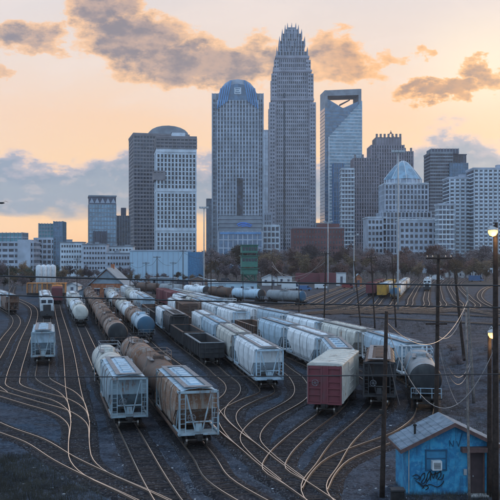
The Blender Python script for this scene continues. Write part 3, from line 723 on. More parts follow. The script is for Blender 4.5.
string('track_p', 297, [c(BX, 'maroon', label='maroon box car with end forward in far right yard'), c(BX, 'brown'), c(BX, 'maroon'), c(BX, 'brown')], 'behind the far right maroon box car', 'cars in the far yard')
string('track_q', 283, [c(BX, 'yellow', roof='pale_blue', label='yellow box car with pale roof in far right yard'), c(H_, 'white'), c(H_, 'cream'), c(BX, 'yellow')], 'behind the far yellow box car', 'cars in the far yard')
string('track_r', 266, [c(T_, 'yellow', head='blue', rib='yellow', label='blue-ended tank car beside the far yellow box car'), c(H_, 'white'), c(H_, 'white'), c(H_, 'cream'), c(H_, 'rusty'), c(H_, 'white'), c(H_, 'cream')], 'behind the far blue-ended tank car', 'cars in the far yard')
string('track_t', 340, [c(LO, 'dark', roof='white', end='dark', label='dark-nosed locomotive with white roof in far right yard'), c(H_, 'white'), c(H_, 'grey')], 'behind the far right locomotive', 'cars in the far yard')
string('track_y', 405, [c(BX, 'brown', label='brown box car standing alone at far right edge')], '', 'cars in the far yard')

# ------------------------------------------------------------------ skyline
def stone(name, col, var=.2): return plain(name, (col[0]*.86, col[1]*.9, col[2]*.95), .8, 0, var, .12)
GB = glass('blue_facade_glass', (.055, .13, .23), lo=.7, hi=1.3); GD = glass('dark_facade_glass', (.026, .036, .060), .12, .6); GG = glass('grey_facade_glass', (.045, .062, .095), .12, .7); GL = glass('light_facade_glass', (.16, .29, .40), lo=.75, hi=1.2)
def facade(root, w, d, z0, z1, core, pier=None, band=None, nf=20, nb=10, pw=.7, bh=1.0, pp=.5, bp=.35, x=0, y=0, name='wall', pier_every=None, skip_core=False):
    m = MB(); m.bb(x-w/2, x+w/2, y-d/2, y+d/2, z0, z1)
    o = part(name, m, core, root)
    if band:
        m = MB(); h = (z1-z0)/nf
        for i in range(nf+1):
            z = z0+h*i; zz0, zz1 = max(z0, z-bh/2), min(z1, z+bh/2)
            m.bb(x-w/2-bp, x+w/2+bp, y-d/2-bp, y+d/2+bp, zz0, zz1+.001*i)
        part('floor_bands', m, band, root, kind='stuff')
    if pier:
        m = MB(); nbs = max(2, int(round(nb*d/w)))
        for i in range(nb+1):
            q = x-w/2+w*i/nb
            for s in (-1, 1): m.bb(q-pw/2, q+pw/2, min(y+s*d/2, y+s*(d/2+pp)), max(y+s*d/2, y+s*(d/2+pp)), z0, z1+.3)
        for i in range(nbs+1):
            q = y-d/2+d*i/nbs
            for s in (-1, 1): m.bb(min(x+s*w/2, x+s*(w/2+pp*1.02)), max(x+s*w/2, x+s*(w/2+pp*1.02)), q-pw/2, q+pw/2, z0, z1+.3)
        part('piers', m, pier, root, kind='stuff')
    return o
def windows(root, w, z0, z1, nf, nb, y, mat, fw=.62, fh=.62, x=0, every=None, side=None, d=0, proud=.12):
    cw, ch = w/nb, (z1-z0)/nf
    m = MB(); m.bb(-cw*fw/2, cw*fw/2, -proud, .05, -ch*fh/2, ch*fh/2); me = m.mesh('window')
    for i in range(nf):
        for j in range(nb):
            if every and not every(i, j): continue
            u = x-w/2+cw*(j+.5); z = z0+ch*(i+.5)
            if side == 'left': place('window', me, mat, root, (x-d/2, u, z), (0, 0, -math.pi/2))
            else: place('window', me, mat, root, (u, y, z))
def bld(name, label, x0, x1, Y, yaw=0, cat='building', group='buildings of the skyline'):
    w = (x1-x0)/F*Y; return thing(name, (wx((x0+x1)/2, Y), Y, GZ), yaw, label, cat, group), w
def yawed(W, lf, th): return (1-lf)*W/math.cos(th), lf*W/math.sin(th)      # width, depth for an apparent width W with a share lf of left face
def roof_units(root, w, d, z, mat, seed, n=3, h=3, x=0, y=0):
    r = random.Random(seed)
    for i in range(n):
        a, b, hh = r.uniform(.12, .25)*w, r.uniform(.15, .3)*d, h*r.uniform(.6, 1.2)
        m = MB(); m.bb(-a/2, a/2, -b/2, b/2, 0, hh); m.bb(-a/2-.15, a/2+.15, -b/2-.15, b/2+.15, hh, hh+.3)
        part('roof_unit', m, mat, root, loc=(x+r.uniform(-.3, .3)*w, y+r.uniform(-.25, .25)*d, z))
def parapet(root, w, d, z, mat, h=1.6, o=.6, x=0, y=0):
    m = MB(); m.bb(x-w/2-o, x+w/2+o, y-d/2-o, y+d/2+o, z, z+h*.3)
    for s in (-1, 1):
        m.bb(x-w/2-o, x+w/2+o, y+s*(d/2+o)-.25, y+s*(d/2+o)+.25, z+h*.3, z+h); m.bb(x+s*(w/2+o)-.25, x+s*(w/2+o)+.25, y-d/2-o+.25, y+d/2+o-.25, z+h*.3, z+h)
    return part('parapet', m, mat, root)

S_GRAN = stone('rose_grey_granite', (.37, .355, .39)); S_GRAN2 = stone('dark_granite', (.20, .19, .22)); S_WHITE = stone('white_precast', (.62, .66, .70)); S_PALE = stone('pale_precast', (.45, .48, .54))
S_BROWN = stone('brown_precast', (.25, .23, .24)); S_GREY = stone('grey_concrete_cladding', (.27, .29, .32)); S_MAUVE = stone('mauve_stone', (.32, .28, .31)); S_BLUE = stone('blue_metal_panel', (.16, .32, .56)); S_TEAL = stone('teal_glass_panel', (.16, .30, .33))
S_BRICK = stone('red_brick_far', (.17, .075, .07)); S_ROOFB = stone('blue_grey_roof', (.16, .24, .31)); S_DARK = stone('dark_cladding', (.12, .12, .15))

# --- tallest tower with stepped crown
Y = 950; B, W = bld('crown_tower', 'tallest grey granite skyscraper with stepped crown of spires', 268.7, 314.3, Y, 0, 'skyscraper')
tiers = [(22.8, 330, 104.4), (20.6, 104.4, 76), (18.0, 76, 62)]
zt = lambda y: wz(y, Y)-GZ
zprev = 0
for i, (hw, y0, y1) in enumerate(tiers):
    w = 2*hw/F*Y; z1 = zt(y1); nf = int((z1-zprev)/4.1)
    facade(B, w*.86, w*.86, zprev, z1, GD, S_GRAN, S_GRAN, nf, 20-2*i, .95, 1.7, .5, .35, name='shaft')
    for sx in (-1, 1):
        for sy in (-1, 1):      # corner bays set back from the face, solid stone
            m = MB(); a = w*.5; b0 = w*.36
            m.bb(min(sx*b0, sx*a), max(sx*b0, sx*a), min(sy*b0, sy*(a-.9)), max(sy*b0, sy*(a-.9)), zprev, z1-2)
            for q in range(int((z1-zprev)/4.1)):
                z = zprev+q*4.1+1.2; m.bb(min(sx*(b0+1.2), sx*(a-1.2)), max(sx*(b0+1.2), sx*(a-1.2)), min(sy*(a-.9), sy*(a-.8)), max(sy*(a-.9), sy*(a-.8)), z, z+.01)
            part('corner_bay', m, S_GRAN, B)
            m = MB(); 
            for q in range(int((z1-zprev)/4.1)):
                z = zprev+q*4.1+1.1; xc = sx*(b0+a)/2
                for dx in (-1.4, 1.4): m.bb(xc+dx-.75, xc+dx+.75, sy*(a-.9)-.12, sy*(a-.9)+.12, z, z+2.0)
                m.bb(sx*a-.12, sx*a+.12, sy*(b0+a)/2-1.0, sy*(b0+a)/2+1.0, z, z+2.0)
            part('corner_windows', m, GD, B, kind='stuff')
    parapet(B, w*.9, w*.9, z1, S_GRAN, 2.4, .4)
    zprev = z1
m = MB(); m.bb(-9.9, -7.9, -22.6, -20, 0, zt(97)); part('recess', m, GD, B)
crown = [(16.0, 55, 49), (13.2, 44, 38), (10.2, 36, 31), (7.0, 31, 26.5), (4.4, 28.5, 24)]
sp = MB(); sp.loft([[(-.7, -.7, 0), (.7, -.7, 0), (.7, .7, 0), (-.7, .7, 0)], [(-.55, -.55, 7), (.55, -.55, 7), (.55, .55, 7), (-.55, .55, 7)], [(-.12, -.12, 11), (.12, -.12, 11), (.12, .12, 11), (-.12, .12, 11)]]); spme = sp.mesh('spire')
for i, (hw, y1, yt) in enumerate(crown):
    w = 2*hw/F*Y; z1 = zt(y1)
    facade(B, w*.9, w*.9, zprev-1, z1, GG, S_PALE, S_GRAN, max(2, int((z1-zprev)/3.4)), 10-i, .6, .7, .35, .25, name='crown_tier')
    n = max(2, 5-i)
    for j in range(n+1):
        q = -w*.47+w*.94*j/n
        for s in (-1, 1):
            place('spire', spme, S_GRAN, B, (q, s*w*.47, z1-6))
            if 0 < j < n: place('spire', spme, S_GRAN, B, (s*w*.47, q, z1-6))
    zprev = z1

# --- vaulted-top tower with blue ribs
Y = 800; B, W = bld('vaulted_tower', 'grey tower with rounded top and slanted blue glass ribs', 213, 263, Y, 0, 'skyscraper')
zt = lambda y: wz(y, Y)-GZ; D = W*.8
facade(B, W*.80, D, 0, zt(104), GG, S_PALE, S_GREY, 42, 13, 1.1, 1.5, .5, .4, name='shaft')
for s in (-1, 1):
    facade(B, W*.12, D*.92, 0, zt(97), S_GREY, S_PALE, None, 40, 2, .5, 1, .4, .3, x=s*W*.44, name='corner_shaft')
    m = MB()
    for q in range(40): z = 3+q*(zt(100)-4)/40; m.bb(s*W*.44-W*.035, s*W*.44+W*.035, -D*.46-.3, -D*.46+.1, z, z+2.2)
    part('corner_windows', m, GD, B, kind='stuff')
arch = [(-W*.40, zt(104)), (-W*.385, zt(99)), (-W*.33, zt(92)), (-W*.25, zt(87)), (-W*.15, zt(84)), (0, zt(83)), (W*.15, zt(84)), (W*.25, zt(87)), (W*.33, zt(92)), (W*.385, zt(99)), (W*.40, zt(104))]
m = MB(); m.prism(arch, -D*.46, D*.46); part('vaulted_roof', m, S_PALE, B)
m = MB(); m.prism([(x*.72, zt(104)+(z-zt(104))*.78) for x, z in arch], -D*.46-.8, -D*.46+.1); part('arched_window', m, GB, B)
rb = MB(); n = 0
for s in (-1, 1):
    for j in range(5):
        x0 = s*W*(.13+.05*j); z1 = zt(84.5+j*1.9); x1 = s*W*(.215+.045*j)
        r1 = MB(); r1.loft([[(x0-.5, -D*.46-1.5, z1), (x0+.5, -D*.46-1.5, z1), (x0+.5, -D*.46-.6, z1), (x0-.5, -D*.46-.6, z1)], [(x1-.5, -D*.5-1.5, zt(106+j*1.6)), (x1+.5, -D*.5-1.5, zt(106+j*1.6)), (x1+.5, -D*.5-.6, zt(106+j*1.6)), (x1-.5, -D*.5-.6, zt(106+j*1.6))]])
        part('blue_rib', r1, S_BLUE, B)
m = MB(); m.bb(-3.2, 3.2, -D*.46-1.5, -D*.46-.9, zt(98), zt(91.5)); em = part('emblem', m, S_WHITE, B)
m = MB()
for q in range(3): z = zt(97)+q*1.9; m.bb(-2.2+(q % 2)*.8, 2.2-(q % 2)*.8, -D*.46-1.62, -D*.46-1.52, z, z+.8)
part('emblem_mark', m, S_ROOFB, em)
m = MB(); part('dark_slot', MB().bb(-W*.02, W*.10, -D*.5-.75, -D*.5-.4, zt(222), zt(180)), GD, B)
roof_units(B, W*.2, D*.3, zt(83.5), S_DARK, 3, 2, 1.5)

# --- its low block with the blue mark
Y = 740; B, W = bld('entrance_block', 'low pale block with blue swoosh mark before the vaulted tower', 219, 262, Y, 0)
zt = lambda y: wz(y, Y)-GZ
facade(B, W, 22, 0, zt(232), GB, S_PALE, S_PALE, 5, 9, .9, .9, .4, .3, name='wall')
facade(B, W*.98, 20, zt(232), zt(216), S_GREY, None, S_DARK, 4, 8, .5, .5, .3, .2, name='sign_wall')
def ribbon(pts, w):
    m = MB()
    for (a, b) in zip(pts, pts[1:]):
        t = Vector((b[0]-a[0], b[1]-a[1])).normalized(); n_ = Vector((-t.y, t.x))*w/2
        m.loft([[(a[0]+n_.x, -.06, a[1]+n_.y), (a[0]-n_.x, -.06, a[1]-n_.y), (a[0]-n_.x, .0, a[1]-n_.y), (a[0]+n_.x, .0, a[1]+n_.y)], [(b[0]+n_.x, -.06, b[1]+n_.y), (b[0]-n_.x, -.06, b[1]-n_.y), (b[0]-n_.x, .0, b[1]-n_.y), (b[0]+n_.x, .0, b[1]+n_.y)]])
    return m
S_MARK = plain('bright_blue_sign', (.06, .22, .75), .5, 0, .05)
for k_, pts in enumerate([[(-5, 0), (-2, 1.4), (2, 1.6), (6, .4)], [(-4, -1.2), (0, .2), (4, .6), (8, -.6)], [(-1, -1.6), (3, -.9), (7, -1.7)]]):
    part('sign_mark', ribbon(pts, .8), S_MARK, B, loc=(2, -10.6, zt(225)))
part('blue_fascia', MB().bb(-W*.47, W*.47, -11.9, -11.4, zt(234.5), zt(232.5)), S_BLUE, B)

# --- sloped-cut tower with open triangular frame
Y = 1150; B, W = bld('cutout_tower', 'blue glass tower with open triangular frame at its top', 321, 360, Y, R(6), 'skyscraper')
zt = lambda y: wz(y, Y)-GZ; D = 34; W *= .94
m = MB(); m.bb(-W/2, W/2, -D/2, D/2, 0, zt(110)); part('shaft', m, GB, B)
m = MB()
for i in range(46): z = i*zt(110)/46; m.bb(-W/2-.2, W/2+.2, -D/2-.2, D/2+.2, z, z+.7)
part('floor_bands', m, S_GREY, B, kind='stuff')
fl = W*.075
m = MB(); m.prism([(-W/2, zt(110)), (-W/2, zt(93)), (-W/2+fl, zt(93)), (-W/2+fl, zt(110))], -D/2, D/2)
m.prism([(W/2-fl, zt(110)), (W/2-fl, zt(91)), (W/2, zt(91)), (W/2, zt(110))], -D/2, D/2)
m.prism([(-W/2+fl, zt(98.5)), (-W/2+fl, zt(93)), (W/2-fl, zt(91)), (W/2-fl, zt(97))], -D/2, D/2)
part('open_frame', m, S_GREY, B)
m = MB(); m.prism([(-W/2+fl, zt(110)), (-W/2+fl, zt(101)), (0, zt(110))], -D/2+2, D/2-2); m.prism([(.5, zt(110)), (W/2-fl, zt(103)), (W/2-fl, zt(110))], -D/2+2, D/2-2); part('sloped_top', m, GB, B)
m = MB(); m.prism([(-1, zt(106)), (W*.25, zt(100.5)), (W*.25, zt(99.5)), (-1.5, zt(104.5))], -3, 3); part('tilted_beam', m, S_DARK, B)
m = MB(); m.prism([(-W*.40, 0), (-W*.40, zt(139)), (W/2+.3, zt(103)), (W/2+.3, 0)], -D/2-2.2, -D/2-.3); o = part('diagonal_front', m, GL, B)
m = MB()
for i in range(48):
    z = 2+i*4.4
    if z > zt(104): break
    xl = -W*.40 if z < zt(139) else -W*.40+(W*.9)*(z-zt(139))/(zt(103)-zt(139))
    m.bb(xl, W/2+.35, -D/2-2.4, -D/2-2.1, z, z+1.1)
part('front_bands', m, S_WHITE, B, kind='stuff')
m = MB(); m.bb(-W*.41, -W*.385, -D/2-2.5, -D/2, 0, zt(139)); m.bb(W/2-.3, W/2+.5, -D/2-2.5, D/2, 0, zt(103)); part('edge_fins', m, S_WHITE, B, kind='stuff')

# --- dark tower with barrel roof, left
Y = 960; B, W = bld('barrel_roof_tower', 'dark brown-grey tower with rounded barrel roof at left', 127, 190, Y, R(14), 'skyscraper')
zt = lambda y: wz(y, Y)-GZ; w, d = yawed(W, .17, R(14))
facade(B, w, d, 0, zt(139), GD, S_BROWN, S_BROWN, 36, 18, .75, 1.6, .35, .4, name='shaft')
parapet(B, w, d, zt(139), S_BROWN, 2.5)
a0 = [(w*.36*math.cos(math.pi*t/10)+w*.14, zt(139)+2+(zt(129)-zt(138))*math.sin(math.pi*t/10)) for t in range(11)]
m = MB(); m.prism(a0, -d*.4, d*.4); part('barrel_roof', m, GL, B)
for q in range(6): m = MB(); m.prism([((x-w*.14)*1.02+w*.14, zt(139)+2+(z-zt(139)-2)*1.03) for x, z in a0], -d*.41+q*d*.16, -d*.41+q*d*.16+.8); part('roof_hoop', m, S_GREY, B)

# --- white gridded high-rise before it
Y = 780; B, W = bld('white_grid_tower', 'white high-rise with paired window grid and brown top band', 153, 197, Y, R(9), 'skyscraper')
zt = lambda y: wz(y, Y)-GZ; w, d = yawed(W, .14, R(9))
facade(B, w, d, 0, zt(151), S_WHITE, S_WHITE, None, 25, 11, .7, .8, .5, .4, name='wall')
windows(B, w, 4, zt(152), 27, 11, -d/2, GD, .52, .74, every=lambda i, j: not (i % 9 == 8))
windows(B, d, 4, zt(152), 27, 4, 0, GD, .45, .6, side='left', d=w)
m = MB()
for i in range(1, 4): z = 4+(zt(152)-4)*i/3-1.5; m.bb(-w/2-.6, w/2+.6, -d/2-.6, d/2+.6, z-.8, z+1.2)
part('white_bands', m, S_WHITE, B, kind='stuff')
facade(B, w+1, d+1, zt(151), zt(141), GD, S_BROWN, S_BROWN, 3, 10, .6, 1.5, .4, .5, name='top_storeys')
parapet(B, w, d, zt(141), S_BROWN, 2)
m = MB(); m.bb(-w/2-2.6, -w/2+w*.22, -d/2-1.5, d*.2, zt(182), zt(175)); m.bb(-w/2-2.6, -w/2+w*.22, -d/2-1.5, d*.2, zt(174.5), zt(173)); part('brown_box_bay', m, S_BROWN, B)
m = MB(); m.bb(-3, 9, -5, 5, zt(141), zt(133)); part('roof_house', m, S_WHITE, B); part('roof_cap', MB().bb(-3.5, 9.5, -5.5, 5.5, zt(133), zt(132.4)), S_GREY, B)

# --- hotel-like glass tower, left
Y = 800; B, W = bld('glass_hotel_tower', 'teal glass mid-rise with patterned top band at left', 86, 118, Y, R(12), 'tower')
zt = lambda y: wz(y, Y)-GZ; w, d = yawed(W, .2, R(-168+180)); 
facade(B, w, d, 0, zt(205), GL, S_GREY, S_GREY, 16, 9, .45, .9, .3, .25, name='shaft')
facade(B, w, d, zt(205), zt(198), S_DARK, None, None, name='top_storey')
for j in range(5): part('top_panel', MB().prism([(-2.2, 0), (0, 4.5), (2.2, 0)], -.25, .1), S_PALE, B, loc=(-w/2+w*(j+.5)/5, -d/2, zt(204)))
parapet(B, w, d, zt(198), S_GREY, 1.5, .3); facade(B, w*.45, d*.3, 0, zt(232), GD, S_DARK, None, 4, 5, x=-w*.1, y=-d*.7, name='porch')
B, W = bld('small_dark_block', 'small dark office block between glass mid-rise and dark tower', 117, 130, 850, R(8))
zt = lambda y: wz(y, 850)-GZ
facade(B, W, 14, 0, zt(216), GD, S_GREY, S_DARK, 10, 5, .6, 1.0, name='wall'); facade(B, W*.4, 8, zt(216), zt(208), S_DARK, None, None, name='stair_tower')

# --- slivers between
B, W = bld('pale_sliver_tower', 'narrow pale tower behind, between vaulted tower and tallest tower', 259, 272, 1180); zt = lambda y: wz(y, 1180)-GZ
facade(B, W, 18, 0, zt(132), S_PALE, S_WHITE, S_PALE, 40, 5, .8, 1.4, name='shaft'); parapet(B, W, 18, zt(132), S_PALE)
B, W = bld('blue_slab_block', 'narrow blue glass block left of the vaulted tower', 207, 215, 830); zt = lambda y: wz(y, 830)-GZ
facade(B, W, 12, 0, zt(200), GB, S_PALE, S_PALE, 14, 4, .5, .8, name='wall'); parapet(B, W, 12, zt(200), S_PALE, 1, .2)
for nm, lb, a, b, yy, YY, co, pi in [('low_glass_block', 'small glass block right beside vaulted tower base', 262, 271, 214, 820, GG, S_PALE), ('dark_filler_block', 'small dark block between tallest tower and cut-out tower', 315, 329, 224, 880, GD, S_GREY),
        ('white_annex', 'white annex with square windows at foot of tallest tower', 263, 279, 226, 760, GD, S_WHITE)]:
    B, W = bld(nm, lb, a, b, YY); facade(B, W, 14, 0, wz(yy, YY), co, pi, pi, 8, 4, .9, 1.5, name='wall'); parapet(B, W, 14, wz(yy, YY), pi, 1.2, .2)

# --- mauve twin-shouldered tower
Y = 1000; B, W = bld('gothic_crown_tower', 'mauve-brown stepped tower with crenellated top and thin spire', 350, 411, Y, 0, 'skyscraper')
zt = lambda y: wz(y, Y)-GZ
facade(B, W*.52, 34, 0, zt(147), GD, S_MAUVE, S_MAUVE, 34, 13, 1.3, .9, .8, .3, x=W*.08, name='shaft')
facade(B, W*.40, 30, 0, zt(160), GD, S_MAUVE, S_MAUVE, 30, 10, 1.2, .9, .7, .3, x=-W*.27, y=-6, name='left_wing')
facade(B, W*.26, 28, 0, zt(153), GD, S_MAUVE, S_MAUVE, 30, 7, 1.2, .9, .7, .3, x=W*.36, y=-2, name='right_wing')
facade(B, W*.40, 28, zt(147), zt(139), S_MAUVE, S_BROWN, None, 3, 9, 1.1, 1, .5, x=W*.10, name='crown_storey')
cr = MB().bb(-1.1, 1.1, -1, 1, 0, 4).mesh('crenel')
for j in range(7): place('crenel', cr, S_BROWN, B, (W*.10-W*.19+W*.38*j/6, -14, zt(139)))
for j in range(4): place('crenel', cr, S_BROWN, B, (-W*.27-W*.18+W*.36*j/3, -20.5, zt(160)))
for j in range(3): place('crenel', cr, S_BROWN, B, (W*.36-W*.1+W*.2*j/2, -15.5, zt(153)))
m = MB(); m.bar((W*.10, 0, zt(139)), (W*.17, 0, zt(132)), .8); m.bar((W*.17, 0, zt(132)), (W*.24, 0, zt(139)), .8); m.bar((W*.17, 0, zt(134)), (W*.17, 0, zt(130.5)), .6); part('roof_frame', m, S_DARK, B)
B, W = bld('white_balcony_block', 'white mid-rise with stacked balconies below the cut-out tower', 341, 353, 900, 0); zt = lambda y: wz(y, 900)-GZ
facade(B, W, 16, 0, zt(170), GG, S_WHITE, S_WHITE, 24, 4, .7, 1.4, .3, .8, name='wall'); parapet(B, W, 16, zt(170), S_WHITE, 1.2, .3)
B, W = bld('blue_glass_block', 'short blue glass block tucked beside the cut-out tower', 333, 343, 1000, 0); zt = lambda y: wz(y, 1000)-GZ
facade(B, W, 16, 0, zt(164), GB, S_BLUE, S_GREY, 22, 4, .5, .8, name='wall')

# --- dome-topped stepped building
Y = 800; B, W = bld('domed_building', 'pale stepped office block with faceted glass dome roof', 365, 440, Y, 0, 'building')
zt = lambda y: wz(y, Y)-GZ; ox = wx(403, Y)-wx(402.5, Y)
facade(B, 42/F*Y, 36, 0, zt(186), GG, S_PALE, S_PALE, 17, 12, 1.2, 1.3, .5, .4, x=ox, name='tower_block')
facade(B, 47/F*Y, 40, 0, zt(213), GG, S_PALE, S_PALE, 10, 13, 1.1, 1.3, .5, .4, x=ox, name='tower_base')
parapet(B, 42/F*Y, 36, zt(186), S_WHITE, 1.5, .5, x=ox)
dr = 17/F*Y
m = MB(); m.lathe([(dr*1.02, 0), (dr*1.02, zt(180)-zt(186))], (ox, 0, zt(186)), 16); part('drum', m, S_PALE, B)
cme_ = MB().lathe([(.5, 0), (.5, zt(180)-zt(186)-.6)], (0, 0, 0), 6).mesh('drum_column')
for j in range(20):
    a = 2*math.pi*j/20; place('drum_column', cme_, S_WHITE, B, (ox+dr*1.08*math.cos(a), dr*1.08*math.sin(a), zt(186)+.3))
pd = zt(161)-zt(180)
pr_ = [(dr*1.12, 0), (dr*1.02, pd*.12), (dr*.78, pd*.40), (dr*.50, pd*.70), (dr*.28, pd*.90), (dr*.05, pd)]
m = MB(); m.lathe(pr_, (ox, 0, zt(180)), 8); dm = part('glass_dome', m, GL, B)
for j in range(8):
    a = 2*math.pi*j/8; m = MB(); m.tube([(ox+r_*math.cos(a)*1.01, r_*math.sin(a)*1.01, zt(180)+z_) for r_, z_ in pr_], .35, 4); part('dome_rib', m, S_WHITE, dm)
for s, (a, b), yy in ((-1, (365, 383), 219), (1, (418, 440), 220)):
    ww = (b-a)/F*Y; xx = wx((a+b)/2, Y)-wx(402.5, Y)
    part('wing', MB().bb(xx-ww/2, xx+ww/2, -20, 14, 0, zt(yy)), S_PALE, B)
    windows(B, ww, 6, zt(yy)-1, 8, 5, -20, GD, .62, .55, x=xx)
    parapet(B, ww, 34, zt(yy), S_WHITE, 1.2, .3, x=xx, y=-3)
B2, W2 = bld('windowed_front_block', 'pale low block with square windows before the domed building', 398, 440, 720, 0); z2 = lambda y: wz(y, 720)-GZ
part('wall', MB().bb(-W2/2, W2/2, -9, 9, 0, z2(221)), S_PALE, B2); windows(B2, W2, 4, z2(222), 8, 9, -9, GD, .6, .55); parapet(B2, W2, 18, z2(221), S_WHITE, 1.2, .3)

# --- dark tower right with blue glass corner
Y = 950; B, W = bld('dark_blue_tower', 'dark tower with blue glass corner standing behind white apartments', 427, 464, Y, 0, 'skyscraper')
zt = lambda y: wz(y, Y)-GZ
facade(B, W*.58, 34, 0, zt(155), GD, S_DARK, S_GREY, 34, 9, .7, 1.4, .3, .5, x=-W*.2, name='shaft')
facade(B, W*.48, 34, 0, zt(165), GB, S_ROOFB, S_ROOFB, 32, 7, .4, .7, .3, .25, x=W*.24, y=-4, name='glass_corner')
facade(B, W*.44, 20, zt(165), zt(156), GD, S_DARK, None, 3, 6, x=W*.28, y=2, name='top_corner'); parapet(B, W*.44, 20, zt(156), S_DARK, 1.2, .8, x=W*.28, y=2)
facade(B, W*.72, 24, zt(155), zt(150), S_DARK, S_GREY, None, 2, 9, x=-W*.08, name='plant_storey'); parapet(B, W*.58, 34, zt(155), S_GREY, 1.4, .6, x=-W*.2)

# --- white apartment towers with balconies, right
Y = 720
def balcony_tower(name, label, a, b, yt, YY, nf, nb, d=24, dark=GG):
    B, W = bld(name, label, a, b, YY, 0, 'tower'); zt = lambda y: wz(y, YY)-GZ
    part('wall', MB().bb(-W/2, W/2, -d/2, d/2, 0, zt(yt)), dark, B)
    h = zt(yt)/nf; cw = W/nb; m = MB(); m2 = MB()
    slab = MB().bb(-cw*.30, cw*.30, -1.4, .0, 0, .35).bb(-cw*.30, cw*.30, -1.42, -1.3, .35, 1.25).mesh('balcony')
    for j in range(nb):
        x = -W/2+cw*(j+.5)
        m.bb(x-cw*.5, x-cw*.30, -d/2-.5, -d/2+.2, 0, zt(yt)); m.bb(x+cw*.36, x+cw*.5, -d/2-.5, -d/2+.2, 0, zt(yt))
        for i in range(1, nf):
            if nf*nb <= 300: place('balcony', slab, S_WHITE, B, (x, -d/2, h*i))
            else: m2.bb(x-cw*.30, x+cw*.36, -d/2-1.3, -d/2, h*i, h*i+1.15)
    for i in range(nf+1):
        m.bb(-W/2-.2, W/2+.2, -d/2-.35, d/2+.2, h*i-.45, h*i+.45)
    part('facade_grid', m, S_WHITE, B, kind='stuff')
    if m2.v: part('balconies', m2, S_WHITE, B, kind='stuff')
    m = MB()
    for s in (-1, 1):
        for i in range(nf): 
            for y_ in (-d*.25, d*.2): m.bb(s*W/2-.25, s*W/2+.25, y_-1.6, y_+1.6, h*i+1, h*i+h*.75)
    part('side_windows', m, GD, B, kind='stuff'); parapet(B, W, d, zt(yt), S_PALE, 1.6, .5); roof_units(B, W, d, zt(yt), S_PALE, int(a), 2, 4)
balcony_tower('white_apartment_tower', 'white apartment tower with balconies at right edge, brown cornice', 470, 512, 171, 720, 27, 9)
balcony_tower('narrow_apartment_tower', 'narrower white balcony tower left of the right-edge apartments', 446, 472, 180, 735, 25, 5)
B, W = bld('low_white_wing', 'low white wing at the foot of the right apartments', 437, 452, 700, 0); facade(B, W, 12, 0, wz(205, 700), GG, S_WHITE, S_WHITE, 14, 4, .6, 1.2, .3, .5, name='wall')
part('cornice', MB().bb(-W/2-.8, W/2+.8, -7, 7, wz(205, 700), wz(203.5, 700)), S_PALE, B)

# --- red brick block
Y = 690; B, W = bld('red_brick_block', 'low dark red brick block at foot of the tallest tower', 292, 342, Y, R(3)); zt = lambda y: wz(y, Y)-GZ
part('wall', MB().bb(-W/2, W/2, -11, 11, 0, zt(229)), S_BRICK, B); windows(B, W, 2, zt(229.5), 8, 17, -11, GD, .48, .5)
part('roof_block', MB().bb(W*.02, W*.42, -8, 8, zt(229), zt(224)), S_BRICK, B); parapet(B, W, 22, zt(229), S_MAUVE, 1, .25)
S_LITE = emis('lit_window_glow', (1, .75, .4), .8)

# --- left low-rises
Y = 620; B, W = bld('parking_block', 'pale banded office block at far left edge', -12, 37, Y); zt = lambda y: wz(y, Y)-GZ
facade(B, W, 22, 0, zt(242), GD, S_PALE, S_PALE, 6, 8, .9, 2.0, .3, .6, name='wall'); part('stair_tower', MB().bb(W*.20, W*.46, -13, 6, 0, zt(240)), S_PALE, B); facade(B, W*.7, 16, zt(242), zt(233), S_TEAL, S_GREY, S_PALE, 2, 9, .4, .6, name='roof_storey', x=-W*.1)
Y = 640; B, W = bld('blue_glass_office', 'blue-grey glass office block with white grid at left', 36, 63, Y, R(5)); zt = lambda y: wz(y, Y)-GZ
part('wall', MB().bb(-W/2, W*.30, -10, 10, 0, zt(238)), S_PALE, B); windows(B, W*.8, 4, zt(239), 6, 5, -10, GD, .7, .6, x=-W*.1)
facade(B, W*.30, 20, 0, zt(222), GB, S_ROOFB, S_ROOFB, 11, 3, .4, .7, x=W*.38, name='glass_tower'); facade(B, W*.52, 16, zt(238), zt(224), S_TEAL, S_GREY, S_GREY, 4, 5, .5, .8, x=-W*.06, name='upper_block')
LOW = [('white_lowrise', 'white low building right of the blue glass office', 62, 84, 243, 600, S_WHITE), ('grey_lowrise', 'grey low building below the glass mid-rise', 84, 108, 245, 590, S_PALE), ('pale_lowrise', 'pale two-storey building right of the grey low building', 106, 134, 247, 600, S_WHITE),
       ('banded_lowrise', 'low building with a strip of dark windows behind the gabled depot', 108, 132, 254, 500, S_PALE)]
for nm, lb, a, b, yy, YY, mt in LOW:
    B, W = bld(nm, lb, a, b, YY, 0, 'building', 'low buildings'); h = wz(yy, YY)-GZ
    part('wall', MB().bb(-W/2, W/2, -6, 6, 0, h), mt, B); windows(B, W*.92, 1, h-.5, max(2, int(h/3.4)), 8, -6, GD, .6, .45); parapet(B, W, 12, h, S_GREY, .8, .2); roof_units(B, W, 10, h+.3, S_GREY, a, 2, 1.6)
Y = 470; B, W = bld('long_pale_hall', 'long pale blue windowless hall below the white grid tower', 132, 192, Y, 0, 'building', 'low buildings'); zt = lambda y: wz(y, Y)-GZ
part('wall', MB().bb(-W/2, W/2, -8, 8, 0, zt(251)), stone('pale_blue_cladding', (.42, .56, .66), .06), B)
for j in range(12): part('wall_seam', MB().bb(-.08, .08, -8.12, -7.9, .3, zt(251.5)), S_PALE, B, loc=(-W/2+W*(j+.5)/12, 0, 0))
part('coping', MB().bb(-W/2-.3, W/2+.3, -8.4, 8.4, zt(251), zt(250)), S_PALE, B)
m = MB(); m.lathe([(6.2, 0), (6.2, zt(252))], (W/2+1, -2.5, 0), 20); part('curved_bay', m, plain('deep_blue_cladding', (.05, .16, .30), .5), B)

